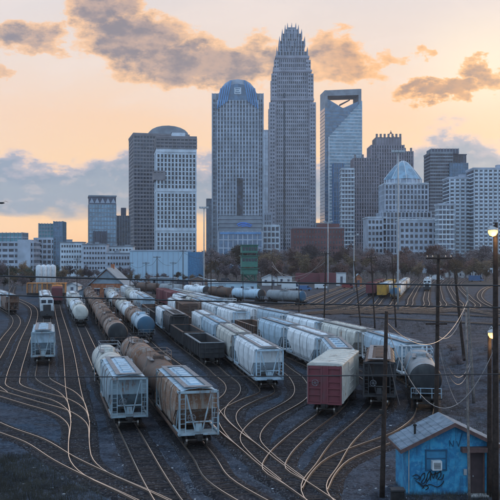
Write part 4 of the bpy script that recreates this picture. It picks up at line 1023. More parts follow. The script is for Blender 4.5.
# ------------------------------------------------------------------ depot, sheds, green tower, clutter of the middle distance
S_BRICKO = plain('orange_brick', (.33, .13, .07), .85, 0, .3, 1.2); S_ROOF = plain('grey_metal_roof', (.20, .25, .30), .55, .2, .2, .6); S_TRIM = plain('white_trim', (.55, .56, .58), .7, 0, .1)
Y = 283; B = thing('gabled_depot', (wx(111, Y), Y, GZ), R(-4), 'gabled brick depot with grey roof behind the tank cars', 'building'); w, d, ez, az_ = 10.6, 12, 5.3, 10.4
m = MB(); m.prism([(-w/2, 0), (w/2, 0), (w/2, ez), (0, az_-.5), (-w/2, ez)], -d/2, d/2); part('wall', m, S_BRICKO, B)
for s in (-1, 1):
    m = MB(); m.prism([(0, az_-.35), (0, az_), (s*(w/2+1), ez-.55), (s*(w/2+1), ez-.9)], -d/2-.9, d/2+.9); part('roof_slope', m, S_ROOF, B)
m = MB(); m.prism([(-w/2+.3, ez), (w/2-.3, ez), (0, az_-.8)], -d/2-.12, -d/2+.1); part('gable_boards', m, S_ROOF, B)
for x, ww in ((-3.2, 1.8), (0.2, 2.2), (3.4, 1.6)):
    o = part('door' if ww > 2 else 'window', MB().bb(x-ww/2, x+ww/2, -d/2-.1, -d/2+.1, .1 if ww > 2 else 1.4, 3.6), GD, B); part('frame', MB().bb(x-ww/2-.15, x+ww/2+.15, -d/2-.16, -d/2+.05, 3.6, 3.85), S_TRIM, o)
part('chimney', MB().bb(-.5, .5, 2, 3, 8.5, 11.6), S_BRICKO, B)
def shed(name, label, px0, px1, yb, yt, mat, cat='shed', rmat=None, gable=True, d=7, seed=0, group='small buildings beyond the yard'):
    Yb = F*CH/(yb-HZ); w = (px1-px0)/F*Yb; h = (yb-yt)/F*Yb; B = thing(name, (wx((px0+px1)/2, Yb), Yb+d/2, GZ), 0, label, cat, group)
    e = h*.68 if gable else h*.94
    m = MB(); m.prism([(-w/2, 0), (w/2, 0), (w/2, e), (0, h-.2) if gable else (0, e), (-w/2, e)], -d/2, d/2); part('wall', m, mat, B)
    if gable:
        for s in (-1, 1): part('roof_slope', MB().prism([(0, h-.2), (0, h), (s*(w/2+.4), e-.1), (s*(w/2+.4), e-.3)], -d/2-.4, d/2+.4), rmat or S_ROOF, B)
    else: part('flat_roof', MB().bb(-w/2-.2, w/2+.2, -d/2-.2, d/2+.2, e, h), rmat or S_ROOF, B)
    r = random.Random(seed+px0); n = max(1, int(w/3.2))
    for i in range(n):
        x = -w/2+w*(i+.5)/n; dr = i == n//2
        part('door' if dr else 'window', MB().bb(x-.55, x+.55, -d/2-.08, -d/2+.05, .05 if dr else e*.35, e*.75), GD if not dr else S_DARK, B)
PB = plain('pale_blue_siding', (.36, .50, .60), .7, 0, .1, .4); WS = plain('white_siding', (.55, .56, .58), .75, 0, .12, .5); BS = plain('brown_siding', (.20, .13, .10), .8, 0, .2, .5)
shed('grey_shed', 'small grey-blue shed left of the gabled depot', 79, 94, 297, 286, S_ROOF)
shed('long_blue_trailer', 'long pale blue flat-roofed building below the green tower', 208, 257, 294, 282, PB, 'building', gable=False, d=6)
shed('white_house', 'small white house right of the green tower', 262, 277, 285, 274, WS, 'house')
shed('white_low_house', 'low white house between green tower and drooping cables', 278, 292, 284, 276, WS, 'house', gable=False)
shed('white_kiosk', 'white kiosk right of the maroon containers', 337, 346, 285, 272, WS, 'building', gable=False, d=4)
shed('orange_hut', 'small orange hut in front of the tree belt', 355, 362, 286, 273, S_BRICKO, 'hut', d=4)
shed('white_long_shed', 'long white shed under the trees at far right', 448, 483, 277.5, 271, WS, 'building', gable=False, d=8)
shed('brown_hut', 'low brown hut left of the green tower', 190, 206, 284, 276, BS, 'hut')
shed('grey_warehouse', 'low grey warehouse behind the far hopper cars', 150, 176, 286, 277, S_ROOF, 'warehouse', gable=False)
shed('cream_hut', 'cream hut at left between trees and tracks', 66, 78, 291, 282, WS, 'hut')
# maroon freight containers standing broadside
Y = 440; r = thing('freight_container', (wx(308, Y), Y, GZ), 0, 'long maroon freight container, left of two before the trees', 'container', 'maroon containers')
def container(root, w, h, d, mat):
    part('body', MB().bb(-w/2, w/2, -d/2, d/2, .3, h), mat, root); m = MB()
    for i in range(int(w/.6)): m.bb(-w/2+i*.6, -w/2+i*.6+.25, -d/2-.06, -d/2, .4, h-.15)
    part('corrugation', m, mat, root, kind='stuff'); part('base_frame', MB().bb(-w/2, w/2, -d/2-.08, d/2, 0, .3), UNDER, root)
container(r, 13, 5.4, 3, PT['maroon'])
r = thing('freight_container', (wx(328, Y-4), Y-4, GZ), 0, 'shorter maroon freight container, right of two before the trees', 'container', 'maroon containers'); container(r, 8.2, 5.6, 3, PT['maroon'])
# orange racks and silos at left
for i, (a, b) in enumerate(((28, 53), (54, 66))):
    Y = 300; w = (b-a)/F*Y; r = thing('orange_rack_car', (wx((a+b)/2, Y), Y, GZ), 0, ('wide' if i == 0 else 'narrow')+' orange rusty freight rack standing broadside at left', 'freight rack', 'orange racks')
    h = 4.6; part('deck', MB().bb(-w/2, w/2, -1.4, 1.4, .5, 1.3), UNDER, r); n = max(3, int(w/1.5))
    part('back_panel', MB().bb(-w/2, w/2, -.9, 1.2, 1.3, h-.2), PT['rusty'], r)
    pm = MB().bb(-.18, .18, -1.35, -.9, 1.3, h).mesh('stake')
    for j in range(n+1): place('stake', pm, PT['orange'], r, (-w/2+w*j/n, 0, 0))
    part('top_rail', MB().bb(-w/2-.1, w/2+.1, -1.4, 1.3, h, h+.3), PT['orange'], r); part('truck', MB().bb(-w*.3, w*.3, -1, 1, 0, .5), UNDER, r)
sm = MB(); sm.lathe([(1.5, 0), (1.5, 9.2), (1.2, 9.9), (.2, 10.4)], (0, 0, 0), 14); sil = sm.mesh('silo', True)
for i in range(4):
    Y = 385+i*2; o = place('storage_silo', sil, PT['white'], None, (wx(39+i*4.6, Y), Y, GZ))
    tag(o, ['leftmost', 'second', 'third', 'rightmost'][i]+' of four white upright storage silos behind orange racks', 'silo', 'white silos')
# green steel yard tower
GR = plain('green_steel', (.03, .11, .085), .5, .2, .25, 1); GRL = plain('pale_green_panel', (.045, .16, .125), .6, 0, .15, .8)
Y = 335; B = thing('green_yard_tower', (wx(249, Y), Y, GZ), R(6), 'green steel yard tower with two glazed decks', 'tower'); w = 6.0
for sx in (-1, 1):
    for sy in (-1, 1): part('leg', MB().bb(sx*w*.42-.2, sx*w*.42+.2, sy*w*.42-.2, sy*w*.42+.2, 0, 11), GR, B)
for z0, z1 in ((0.3, 3.6), (3.6, 7.0)):
    for s in (-1, 1):
        m = MB(); m.bar((-w*.42, s*w*.44, z0), (w*.42, s*w*.44, z1), .2); part('brace', m, GR, B); m = MB(); m.bar((w*.42, s*w*.44, z0), (-w*.42, s*w*.44, z1), .2); part('brace', m, GR, B)
        part('girder', MB().bb(-w*.45, w*.45, s*w*.44-.15, s*w*.44+.15, z1-.2, z1+.2), GR, B)
for z0, z1, nm in ((7.2, 9.2, 'lower_deck'), (10.0, 14.2, 'cabin'), (15.6, 18.4, 'upper_cabin')):
    part(nm, MB().bb(-w*.52, w*.52, -w*.5, w*.5, z0, z1), GRL, B); part('deck_slab', MB().bb(-w*.60, w*.60, -w*.58, w*.58, z1, z1+.35), GR, B)
for j in range(5): part('window', MB().bb(-.45, .45, -.1, .1, 0, 1.4), GD, B, loc=(-w*.4+w*.2*j, -w*.5, 16.4)); part('window', MB().bb(-.45, .45, -.1, .1, 0, 1.2), GD, B, loc=(-w*.4+w*.2*j, -w*.5, 12.2))
for sx in (-1, 1):
    part('deck_post', MB().bb(sx*w*.45-.15, sx*w*.45+.15, -w*.45-.15, -w*.45+.15, 14.5, 15.6), GR, B); m = MB(); m.bar((sx*w*.58, -w*.56, 14.5), (sx*w*.58, -w*.56, 15.6), .1); part('railing_post', m, GR, B)
m = MB(); m.bar((-w*.58, -w*.56, 15.5), (w*.58, -w*.56, 15.5), .1); part('railing', m, GR, B)
m = MB(); m.bar((w*.7, -w*.5, 0), (-w*.3, -w*.62, 7), .35); m.bar((w*.9, -w*.5, 0), (-w*.1, -w*.62, 7), .35); part('stair', m, GR, B)
# parked vehicles
def vehicle(px, yb, mat, label, kind='van'):
    Y = F*CH/(yb-HZ); B = thing('parked_'+kind, (wx(px, Y), Y, GZ), 0, label, kind, 'parked vehicles'); L = 5.4 if kind == 'van' else 8
    h = 2.2 if kind == 'van' else 3.4
    m = MB(); m.prism([(-L/2, .5), (L/2, .5), (L/2, 1.2), (L/2-.6, 1.35), (L/2-1.3, h*.92), (L/2-1.6, h), (-L/2, h)], -.95, .95); part('body', m, mat, B)
    part('window', MB().prism([(L/2-1.9, 1.35), (L/2-.8, 1.35), (L/2-1.4, h*.86), (L/2-1.9, h*.86)], -.98, -.9), GD, B)
    for x in (-L*.3, L*.3):
        for y in (-.85, .85): m = MB(); m.cyl((x, y-.12, .38), (x, y+.12, .38), .38, 10); part('wheel', m, UNDER, B)
VW = plain('vehicle_white', (.6, .62, .65), .4, 0, .05); VD = plain('vehicle_dark', (.03, .035, .05), .4, 0, .1); VR = plain('vehicle_red', (.2, .03, .03), .4, 0, .1); VB = plain('vehicle_blue', (.06, .14, .3), .4, 0, .1)
for px, yb, mt, lb, kd in [(213, 283, VW, 'white van parked left of the green tower', 'van'), (226, 281.5, VD, 'dark van parked beside the white van', 'van'), (291, 289, VW, 'white truck parked below the drooping cables', 'truck'), (305, 290, VB, 'blue van parked before the maroon container', 'van'), (321, 288.5, VW, 'white van parked before the maroon containers', 'van'), (348, 288, VR, 'red van parked by the white kiosk', 'van'),
        (170, 288, VW, 'white van parked before the grey warehouse', 'van'), (182, 287, VD, 'dark truck parked right of the grey warehouse', 'truck'), (437, 280, VW, 'white truck parked left of the long white shed', 'truck'), (476, 281, VB, 'blue truck parked before the long white shed', 'truck')]: vehicle(px, yb, mt, lb, kd)

# ------------------------------------------------------------------ trees
def leaf_mat(name, a, b):
    m, t, bs = newmat(name); tc = t.node('ShaderNodeTexCoord').outputs['Object']; rnd = t.node('ShaderNodeObjectInfo').outputs['Random']
    n = t.noise(tc, .5, 3, .6).outputs[0]
    f = t.m('ADD', t.m('MULTIPLY', n, .8), t.m('MULTIPLY', t.m('SUBTRACT', rnd, .5), .7), clamp=True)
    t.put(bs.inputs['Base Color'], t.mix(f, a, b)); bs.inputs['Roughness'].default_value = .85
    return m
LEAF = [leaf_mat('russet_foliage', (.075, .036, .030), (.19, .085, .06)), leaf_mat('olive_brown_foliage', (.075, .052, .028), (.22, .13, .06)), leaf_mat('mauve_brown_foliage', (.085, .058, .065), (.19, .14, .135)), leaf_mat('dark_green_foliage', (.025, .038, .022), (.06, .075, .04))]
BARK = plain('grey_bark', (.09, .075, .07), .9, 0, .3, 2)
def tree_meshes(seed, H, Wd, nleaf, leaf=.5):
    r = random.Random(seed); t = MB(); segs = []
    def branch(p, dr, L, rad, lev):
        q = p+dr*L*.5+Vector((r.uniform(-.12, .12), r.uniform(-.12, .12), 0))*L; e = p+dr*L
        t.tube([p, q, e], [rad, rad*.8, rad*.5], 5 if lev < 2 else 3, False)
        if lev >= 1: segs.append((p, q, lev)); segs.append((q, e, lev))
        if lev >= 3: return
        for k_ in range(6 if lev == 0 else 4):
            a = r.uniform(0, 6.283); sp_ = r.uniform(.3, 1.15)
            ax = Vector((math.cos(a), math.sin(a), 0)); nd = (dr*math.cos(sp_)+ax*math.sin(sp_)).normalized(); nd.z = max(nd.z, -.05)
            branch(p+dr*L*r.uniform(.45 if lev == 0 else .35, 1.0), nd.normalized(), L*r.uniform(.5, .82), rad*.5, lev+1)
    branch(Vector((0, 0, 0)), Vector((0, 0, 1)), H*.34, H*.02, 0)
    mz = max(e.z for _, e, _ in segs); mw = max(max(abs(e.x), abs(e.y)) for _, e, _ in segs); sc = (H*.97)/mz; sw = (Wd*.5)/mw
    fx = lambda v: (v[0]*sw, v[1]*sw, v[2]*sc)
    t.v = [fx(v) for v in t.v]
    c_ = MB(); wt = [1 if l == 1 else 2 if l == 2 else 3 for _, _, l in segs]
    clump = [Vector((r.gauss(0, 1), r.gauss(0, 1), r.gauss(0, .8)))*Wd*.05 for _ in segs]
    pick = r.choices(range(len(segs)), wt, k=nleaf)
    for i in pick:
        a, b, l = segs[i]; p = a.lerp(b, r.random()); p = Vector(fx(p))+clump[i]+Vector((r.gauss(0, 1), r.gauss(0, 1), r.gauss(0, 1)))*Wd*.035
        if p.z < H*.08: continue
        u = Vector((r.gauss(0, 1), r.gauss(0, 1), r.gauss(0, 1))).normalized(); v = u.orthogonal().normalized(); s = leaf*r.uniform(.5, 1.2)
        c_.quad(p-u*s*.5, p+v*s*.3, p+u*s*.5, p-v*s*.3)
    return t.mesh('trunk'), c_.mesh('crown')
TREES = [tree_meshes(i, 13, 11 if i % 2 else 9, 4200) for i in range(6)]
SHRUB = [tree_meshes(40+i, 4.5, 6.0, 1300, .22) for i in range(3)]
def tree(x, Y, H, kind, mesh, label, group, name='tree', wide=1.0):
    s = H/13 if name == 'tree' else H/4.5
    o = thing(name, (x, Y, GZ), random.uniform(0, 6.28), label, 'tree' if name == 'tree' else 'shrub', group); o.scale = (s*wide, s*wide, s)
    place('trunk', mesh[0], BARK, o); place('crown', mesh[1], LEAF[kind], o)
rt = random.Random(11)
SP = [(262, 293, 'below the tallest tower'), (293, 343, 'in front of the red brick block'), (343, 372, 'below the cut-out tower'), (372, 398, 'left below the domed building'), (398, 440, 'in front of the windowed block below the dome'), (440, 470, 'below the narrow apartment tower'), (470, 505, 'below the right-edge apartment tower')]
KN = ['russet', 'olive-brown', 'mauve-brown', 'dark green']
SPEC = []
def tree_row(a, b, step, Y0, Y1, h0, h1, kinds, row):
    x = a+rt.uniform(0, step*.5)
    while x < b:
        lab = next((t for p, q, t in SP if p <= x < q), None)
        if lab: SPEC.append((x, rt.uniform(Y0, Y1), rt.uniform(h0, h1), rt.choice(kinds), row+' row from left, '+lab, 'trees of the belt', rt.uniform(1.0, 1.35)))
        x += step*rt.uniform(.7, 1.3)
tree_row(258, 505, 8, 575, 640, 17, 25, [0, 2, 2], 'back')
tree_row(260, 505, 9, 500, 550, 12, 18, [0, 2, 1], 'middle')
tree_row(262, 505, 10, 452, 480, 8, 14, [2, 1, 0], 'front')
LT = [(205, 214, 'left of vaulted tower'), (214, 236, 'below blue swoosh'), (236, 262, 'behind green tower'), (128, 205, 'before long pale hall'), (62, 128, 'before white low buildings'), (-5, 36, 'before banded office'), (36, 62, 'before blue glass office')]
for a, b, st, Y0, Y1, h0, h1, ks in [(205, 262, 8, 540, 600, 17, 23, [1, 2]), (205, 262, 8, 440, 500, 10, 14, [1, 2]), (128, 205, 10, 425, 455, 4.5, 7, [2, 1]), (62, 128, 8, 440, 490, 7, 10, [2, 1]), (-5, 62, 7, 400, 450, 9, 13, [1, 2, 3]), (-5, 36, 8, 340, 370, 6, 9, [1, 2, 3])]:
    x = a+2
    while x < b:
        Y = rt.uniform(Y0, Y1); lab = next(t for p, q, t in LT if p <= x < q)
        SPEC.append((x, Y, rt.uniform(h0, h1), rt.choice(ks), ('further' if Y > 505 else 'nearest' if Y < 380 else 'nearer')+' rank from left, '+lab, 'trees beyond the yard', rt.uniform(1.0, 1.4))); x += st*rt.uniform(.7, 1.3)
cnt = {}
for x, Y, H, k, lab, grp, wd in sorted(SPEC):
    key = (k, lab); cnt[key] = cnt.get(key, 0)+1
    tree(wx(x, Y), Y, H, k, rt.choice(TREES), '%s %s tree, %s' % (['first', 'second', 'third', 'fourth', 'fifth', 'sixth', 'seventh', 'eighth'][cnt[key]-1], KN[k], lab), grp, wide=wd)
# scrub on the bank at right
sh = sorted((rt.uniform(21.5, 29)+(Y-80)*.16, Y) for Y in [rt.uniform(84, 128) for _ in range(12)])
sh.sort(key=lambda q: q[0]/q[1])
for i, (x, Y) in enumerate(sh):
    tree(x, Y, rt.uniform(1.0, 2.2), rt.choice([2, 2, 1]), rt.choice(SHRUB), 'low brown shrub on the gravel bank, %s from left' % ['first', 'second', 'third', 'fourth', 'fifth', 'sixth', 'seventh', 'eighth', 'ninth', 'tenth', 'eleventh', 'twelfth'][i], 'shrubs on the bank', 'shrub', 1.0)
# undergrowth below the belt
m = MB(); ru = random.Random(21)
for i in range(26000):
    px_ = ru.uniform(-8, 508); 
    Y_ = ru.uniform(455, 640) if (px_ > 258 or 205 < px_) else ru.uniform(400, 520)
    x_ = wx(px_, Y_); hh = 1.2+2.2*abs(math.sin(px_*.21+Y_*.02)); z_ = ru.random()**1.3*hh; u = Vector((ru.gauss(0, 1), ru.gauss(0, 1), ru.gauss(0, 1))).normalized(); v = u.orthogonal().normalized(); p = Vector((x_, Y_, GZ+z_)); q = ru.uniform(.3, .8)
    m.quad(p-u*q*.5, p+v*q*.3, p+u*q*.5, p-v*q*.3)
o = part('undergrowth', m, LEAF[2], kind='stuff'); tag(o, 'brown brush and undergrowth beneath the trees beyond the yard', 'undergrowth')

# ------------------------------------------------------------------ poles, lamps, cables
INS = plain('porcelain_insulator', (.25, .2, .18), .4); GALV = plain('galvanised_mast', (.34, .36, .38), .5, .4, .15)
def pole(px, yb, px_top, y_top, rad, label, mat=WOOD, arms=0, name='utility_pole', cat='utility pole', Y=None, extra=None):
    Y = Y or F*CH/(yb-HZ); x0 = wx(px, Y); x1 = wx(px_top, Y); h = wz(y_top, Y)-GZ
    B = thing(name, (x0, Y, GZ-.02), 0, label, cat, 'poles and masts'); n = 6
    m = MB(); m.tube([(((x1-x0)*i/n), 0, h*i/n) for i in range(n+1)], [rad*(1-.35*i/n) for i in range(n+1)], 10); part('shaft', m, mat, B, True)
    for a in range(arms):
        z = h-.35-a*1.1; xm = (x1-x0)*z/h; m = MB(); m.bb(xm-1.1, xm+1.1, -.18, -.06, z-.07, z+.07); ar = part('crossarm', m, WOOD, B)
        for q in (-1.0, -.55, .55, 1.0): m = MB(); m.lathe([(.05, 0), (.07, .08), (.04, .16), (.01, .2)], (xm+q, -.12, z+.07), 6); part('insulator', m, INS, ar)
    return B, h, x1-x0
GLOW = emis('sodium_lamp_glow', (1.0, .56, .17), 2.1)
P1, h1, _ = pole(382, 493, 386.5, 311, .16, 'dark slightly leaning wooden pole left of the blue hut')
part('band', MB().lathe([(.17, 0), (.17, .25)], (0, 0, 5), 10), UNDER, P1)
P2, h2, _ = pole(436, 421, 438.5, 254, .20, 'tall dark pole standing beside the black-ended tank car', arms=1)
part('transformer_arm', MB().bb(-.9, .9, -.2, -.06, 8.5, 8.65), WOOD, P2)
P3, h3, _ = pole(465, 364, 454.5, 270, .22, 'dark pole leaning left behind the tank car, cables attached', arms=0)
P4, h4, _ = pole(474, 402, 467, 287, .15, 'weathered grey pole with cables, between leaning pole and lamp', WOODG)
P5, h5, _ = pole(469.5, 497, 466, 312, .085, 'thin grey pole standing right in front of the blue hut', WOODG)
def lamp(px, yb, ytop, rad, ly, side, label, yarm=None):
    B, h, dx = pole(px, yb, px, ytop, rad, label, name='lamp_post', cat='lamp post'); Y = F*CH/(yb-HZ); z = wz(ly, Y)-GZ
    m = MB(); m.tube([(0, 0, z+.25), (side*.22, -.12, z+.42), (side*.38, -.2, z+.32)], .03, 6); part('lamp_arm', m, GALV, B)
    m = MB(); m.lathe([(.05, .28), (.26, .18), (.31, .09), (.30, .05)], (side*.38, -.2, z), 14); part('lamp_shade', m, GALV, B)
    m = MB(); m.lathe([(.02, -.3), (.18, -.24), (.27, -.08), (.27, .04), (.1, .1)], (side*.38, -.2, z), 14); part('lamp_globe', m, GLOW, B, True)
    L = bpy.data.lights.new('lamp_light', 'POINT'); L.energy = 55; L.color = (1, .65, .3); L.shadow_soft_size = .25
    o = bpy.data.objects.new('lamp_light', L); COL.objects.link(o); o.parent = B; o.location = (side*.38, -.55, z-.3)
lamp(495.5, 500, 222, .20, 231, -.55, 'tall dark lamp post with lit globe at right edge')
lamp(489.5, 492, 336, .17, 333, .35, 'shorter dark post with lit lamp beside the tall lamp post')
FAR = [(324, 322, 326, 252, .17, 1, 'dark pole right of the far tank line, crossarm on top'), (361, 328, 354, 261, .15, 0, 'leaning dark pole left of the far yellow box car'), (375, 328, 371, 256, .16, 1, 'dark pole in front of the far yellow box car'), (299, 312, 299, 278, .13, 0, 'short pole at the far tank line'), (157, 303, 157, 256, .15, 1, 'pole with crossarm left of the white far hopper'),
       (146, 300, 146, 262, .14, 1, 'pole before the pale hall, leftmost of the group'), (183, 300, 183, 250, .15, 1, 'pole rising behind the white far hopper'), (211, 304, 211, 254, .15, 1, 'pole left of the long pale blue building'), (173, 297, 173, 262, .13, 1, 'thin pole left of the blue curved bay'), (9, 315, 9, 268, .16, 0, 'grey post at far left edge by the hoppers'), (77, 300, 77, 258, .14, 1, 'pole left of the gabled depot'),
       (272, 300, 272, 250, .15, 1, 'pole between green tower and white house'), (243, 306, 243, 272, .12, 0, 'short pole before the pale blue building'), (457, 300, 457, 268, .14, 1, 'far pole before the long white shed'), (130, 300, 130, 262, .13, 1, 'pole right of the gabled depot'), (396, 326, 392, 256, .16, 0, 'dark pole by the foot of the tall flood mast')]
PTOP = {}
for a, yb, b, yt, rd, ar, lb in FAR:
    pole(a, yb, b, yt, rd, lb, WOODG if 'grey' in lb else WOOD, ar); PTOP[a] = (b, yt, F*CH/(yb-HZ))
def mast(px, yb, ytop, label, heads=4):
    B, h, _ = pole(px, yb, px, ytop, .28, label, GALV, 0, 'flood_mast', 'light mast')
    part('head_frame', MB().bb(-1.6, 1.6, -.1, .1, h-.2, h), GALV, B)
    for i in range(heads): m = MB(); m.loft([[(-.3, -.1, -.25), (.3, -.1, -.25), (.3, -.1, .25), (-.3, -.1, .25)], [(-.42, -.5, -.45), (.42, -.5, -.45), (.42, -.5, .2), (-.42, -.5, .2)]]); part('floodlight', m, GALV, B, loc=(-1.4+2.8*i/(heads-1), 0, h+.3))
mast(398, 309, 152, 'very tall pale flood mast in front of the domed building'); mast(204, 293, 208, 'pale flood mast left of the vaulted tower'); mast(328, 292, 222, 'pale mast before the red brick block', 2); mast(354, 291, 235, 'slim pale mast left of the domed building trees', 2)
def cable(pts, r, mat, label, sag=None, n=24, group='cables'):
    a, b = Vector(pts[0]), Vector(pts[-1]); m = MB()
    if sag is not None: P_ = [a.lerp(b, i/n)-Vector((0, 0, sag*4*(i/n)*(1-i/n))) for i in range(n+1)]
    else: P_ = pts
    m.tube(P_, r, 6); o = part('cable', m, mat); return tag(o, label, 'cable', group)
def P3d(px, y, Y): return (wx(px, Y), Y, wz(y, Y))
Yc = 30; ends = []
for s, px in ((-1, -190), (1, 690)):
    x = wx(px, Yc); B = thing('cable_pole', (x, Yc, GZ), 0, 'wooden pole carrying the three near cables, %s of the view' % ('left' if s < 0 else 'right'), 'utility pole', 'poles and masts')
    m = MB(); m.tube([(0, 0, 0), (0, 0, 14.2)], [.18, .12], 10); part('shaft', m, WOOD, B)
Cb = lambda yl, yr, r, lb, sag: cable([P3d(-190, yl, Yc), P3d(690, yr, Yc)], r, CABLE, lb, sag, 40)
Cb(270, 287, .030, 'upper of two thick dark cables crossing the far yard', .12); Cb(288, 310, .027, 'lower of two thick dark cables crossing the far yard', .12); Cb(376, 371, .021, 'thin dark cable crossing the near cars and blue hut', .10)
# slack service cables at the right
def drape(a, b, sag, r, lb, mat=CABLEW): cable([a, b], r, mat, lb, sag, 22)
top1 = P3d(386.5, 312, 50.2)
Ya, Yb_ = 72.0, 82.0
drape(P3d(386.4, 322, 50.3), P3d(468, 300, 81.6), 2.6, .022, 'pale slack cable from left pole to grey pole, highest loop')
drape(P3d(386.2, 326, 50.3), P3d(495.5, 346, 48.9), 4.2, .022, 'pale cable in the deepest loop across the black tank car')
drape(P3d(440, 345, 73), P3d(472, 358, Yb_), 2.3, .022, 'pale cable looping right of the black tank car, upper'); drape(P3d(440, 350, 73), P3d(472, 361, Yb_), 2.6, .022, 'pale cable looping right of the black tank car, lower')
drape(P3d(440, 352, 73), P3d(458, 405, 72), .6, .02, 'pale cable end hanging down to the bank'); drape(P3d(387, 345, 50.3), P3d(400, 405, 52), .3, .014, 'thin cable hanging beside the dark left pole')
drape(P3d(437, 335, 73.5), P3d(468, 298, 81.6), 1.6, .022, 'pale cable rising from tall pole to grey pole')
drape(P3d(272, 262, 270), P3d(325, 256, 180), 5.5, .05, 'drooping pale cable right of the green tower, longest', CABLEW); drape(P3d(272, 266, 270), P3d(325, 262, 180), 3.2, .05, 'second drooping pale cable right of the green tower', CABLEW)
PX = sorted(PTOP); near_pairs = [(77, 130), (130, 146), (146, 157), (157, 173), (173, 183), (183, 211), (211, 272), (272, 324)]
for a, b in near_pairs:
    (xa, ya, YA), (xb, yb, YB) = PTOP[a], PTOP[b]
    cable([P3d(xa, ya+2, YA), P3d(xb, yb+2, YB)], .035, CABLE, 'thin dark line strung between far poles %s' % {77: 'at the depot', 130: 'right of the depot', 146: 'before the pale hall', 157: 'above the white far hopper', 173: 'left of the curved bay', 183: 'left of the pale blue building', 211: 'past the green tower', 272: 'above the far tank line'}[a], 1.2, 12)

# ------------------------------------------------------------------ blue hut
def hut_mat():
    m, t, b = newmat('blue_painted_block'); tc = t.node('ShaderNodeTexCoord').outputs['Object']
    n = t.noise(tc, 1.1, 6, .65, .4).outputs[0]; f = t.noise(tc, 5, 5, .65).outputs[0]; v = t.noise(t.vm('MULTIPLY', tc, (3, 3, .5)), 1.3, 5, .6).outputs[0]
    c = t.mix(t.smooth(n, .42, .58), (.016, .15, .31), (.035, .27, .46))
    c = t.mix(t.m('MULTIPLY', t.smooth(f, .53, .64), .6), c, (.10, .31, .44))
    c = t.mix(t.m('MULTIPLY', t.smooth(v, .53, .63), .6), c, (.018, .09, .17))
    s = t.node('ShaderNodeSeparateXYZ'); t.l.new(tc, s.inputs[0])
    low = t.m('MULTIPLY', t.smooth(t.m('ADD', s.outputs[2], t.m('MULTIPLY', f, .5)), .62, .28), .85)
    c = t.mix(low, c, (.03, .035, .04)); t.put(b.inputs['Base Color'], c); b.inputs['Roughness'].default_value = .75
    br = t.node('ShaderNodeTexBrick'); t.put(br.inputs['Vector'], t.vm('MULTIPLY', tc, (1, 1, 1))); 
    bp = t.node('ShaderNodeBump'); bp.inputs['Strength'].default_value = .3; bp.inputs['Distance'].default_value = .02; t.put(bp.inputs['Height'], t.m('ADD', n, f)); t.l.new(bp.outputs[0], b.inputs['Normal']); return m
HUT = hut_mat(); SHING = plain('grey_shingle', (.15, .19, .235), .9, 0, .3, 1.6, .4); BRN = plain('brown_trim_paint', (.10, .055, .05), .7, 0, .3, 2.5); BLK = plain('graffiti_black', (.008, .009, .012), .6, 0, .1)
Y = 50.7; B = thing('blue_hut', (wx(453, Y), Y, GZ), R(3), 'bright blue block hut with gable roof, graffiti and window unit', 'hut'); w, d, ez, rz_ = 5.6, 2.9, 3.0, 4.35
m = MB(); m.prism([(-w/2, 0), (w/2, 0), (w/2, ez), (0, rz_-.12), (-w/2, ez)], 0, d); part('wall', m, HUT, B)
sl = (rz_-ez)/(w/2)
for s in (-1, 1):
    m = MB(); m.prism([(0, rz_-.10), (0, rz_+.06), (s*(w/2+.42), ez-.42*sl+.06), (s*(w/2+.42), ez-.42*sl-.10)], -.38, d+.35); rf = part('roof_slope', m, SHING, B)
    m = MB(); m.prism([(0, rz_-.16), (0, rz_+.075), (s*(w/2+.44), ez-.44*sl+.07), (s*(w/2+.44), ez-.44*sl-.16)], -.43, -.385); part('bargeboard', m, BRN, B)
    for j in range(1, 9):       # shingle courses
        u0 = (w/2+.42)*j/9; z0 = rz_+.06-u0*(rz_-ez+.42*sl)/(w/2+.42)
        mm_ = MB(); mm_.loft([[(s*u0, -.375, z0+.004), (s*u0, d+.345, z0+.004), (s*(u0+.3), d+.345, z0-.3*sl+.026), (s*(u0+.3), -.375, z0-.3*sl+.026)], [(s*u0, -.375, z0-.03), (s*u0, d+.345, z0-.03), (s*(u0+.3), d+.345, z0-.3*sl-.03), (s*(u0+.3), -.375, z0-.3*sl-.03)]]); part('shingle_course', mm_, SHING, rf)
part('fascia', MB().bb(-w/2-.46, -w/2-.42, -.38, d+.35, ez-.42*sl-.14, ez-.42*sl+.04), BRN, B)
hx = lambda px: wx(px, Y)-wx(453, Y)
hz_ = lambda y: wz(y, Y)-GZ
wx0, wx1, wz0, wz1 = hx(426), hx(445.5), hz_(469), hz_(450.5)
wn = part('window', MB().bb(wx0, wx1, -.03, .02, wz0, wz1), plain('boarded_blue_panel', (.03, .17, .30), .7, 0, .2, 2), B)
m = MB(); f_ = .07
m.bb(wx0-f_, wx1+f_, -.08, .0, wz1, wz1+f_); m.bb(wx0-f_, wx1+f_, -.11, .0, wz0-f_, wz0); m.bb(wx0-f_, wx0, -.08, 0, wz0, wz1); m.bb(wx1, wx1+f_, -.08, 0, wz0, wz1)
part('frame', m, plain('dark_blue_trim', (.012, .07, .14), .7, 0, .2), wn)
part('mullion', MB().bb(wx0, wx1, -.07, -.03, wz0+.62, wz0+.68), MATS['dark_blue_trim'], wn)
ax0, ax1, az0, az1 = hx(430.5), hx(440), hz_(468.5), hz_(459.5)
AC = plain('window_unit_white', (.55, .58, .6), .5, 0, .12, 4)
ac = part('air_conditioner', MB().bb(ax0, ax1, -.42, .0, az0, az1), AC, B); part('grille', MB().bb(ax0+.08, ax1-.08, -.435, -.422, az0+.08, az1-.08), UNDER, ac)
sl_ = MB().bb(ax0+.08, ax1-.08, -.45, -.437, 0, .025).mesh('slat')
for j in range(5): place('slat', sl_, AC, ac, (0, 0, az0+.11+j*.075))
dx0, dx1 = hx(470.5), hx(483); dz1 = hz_(453)
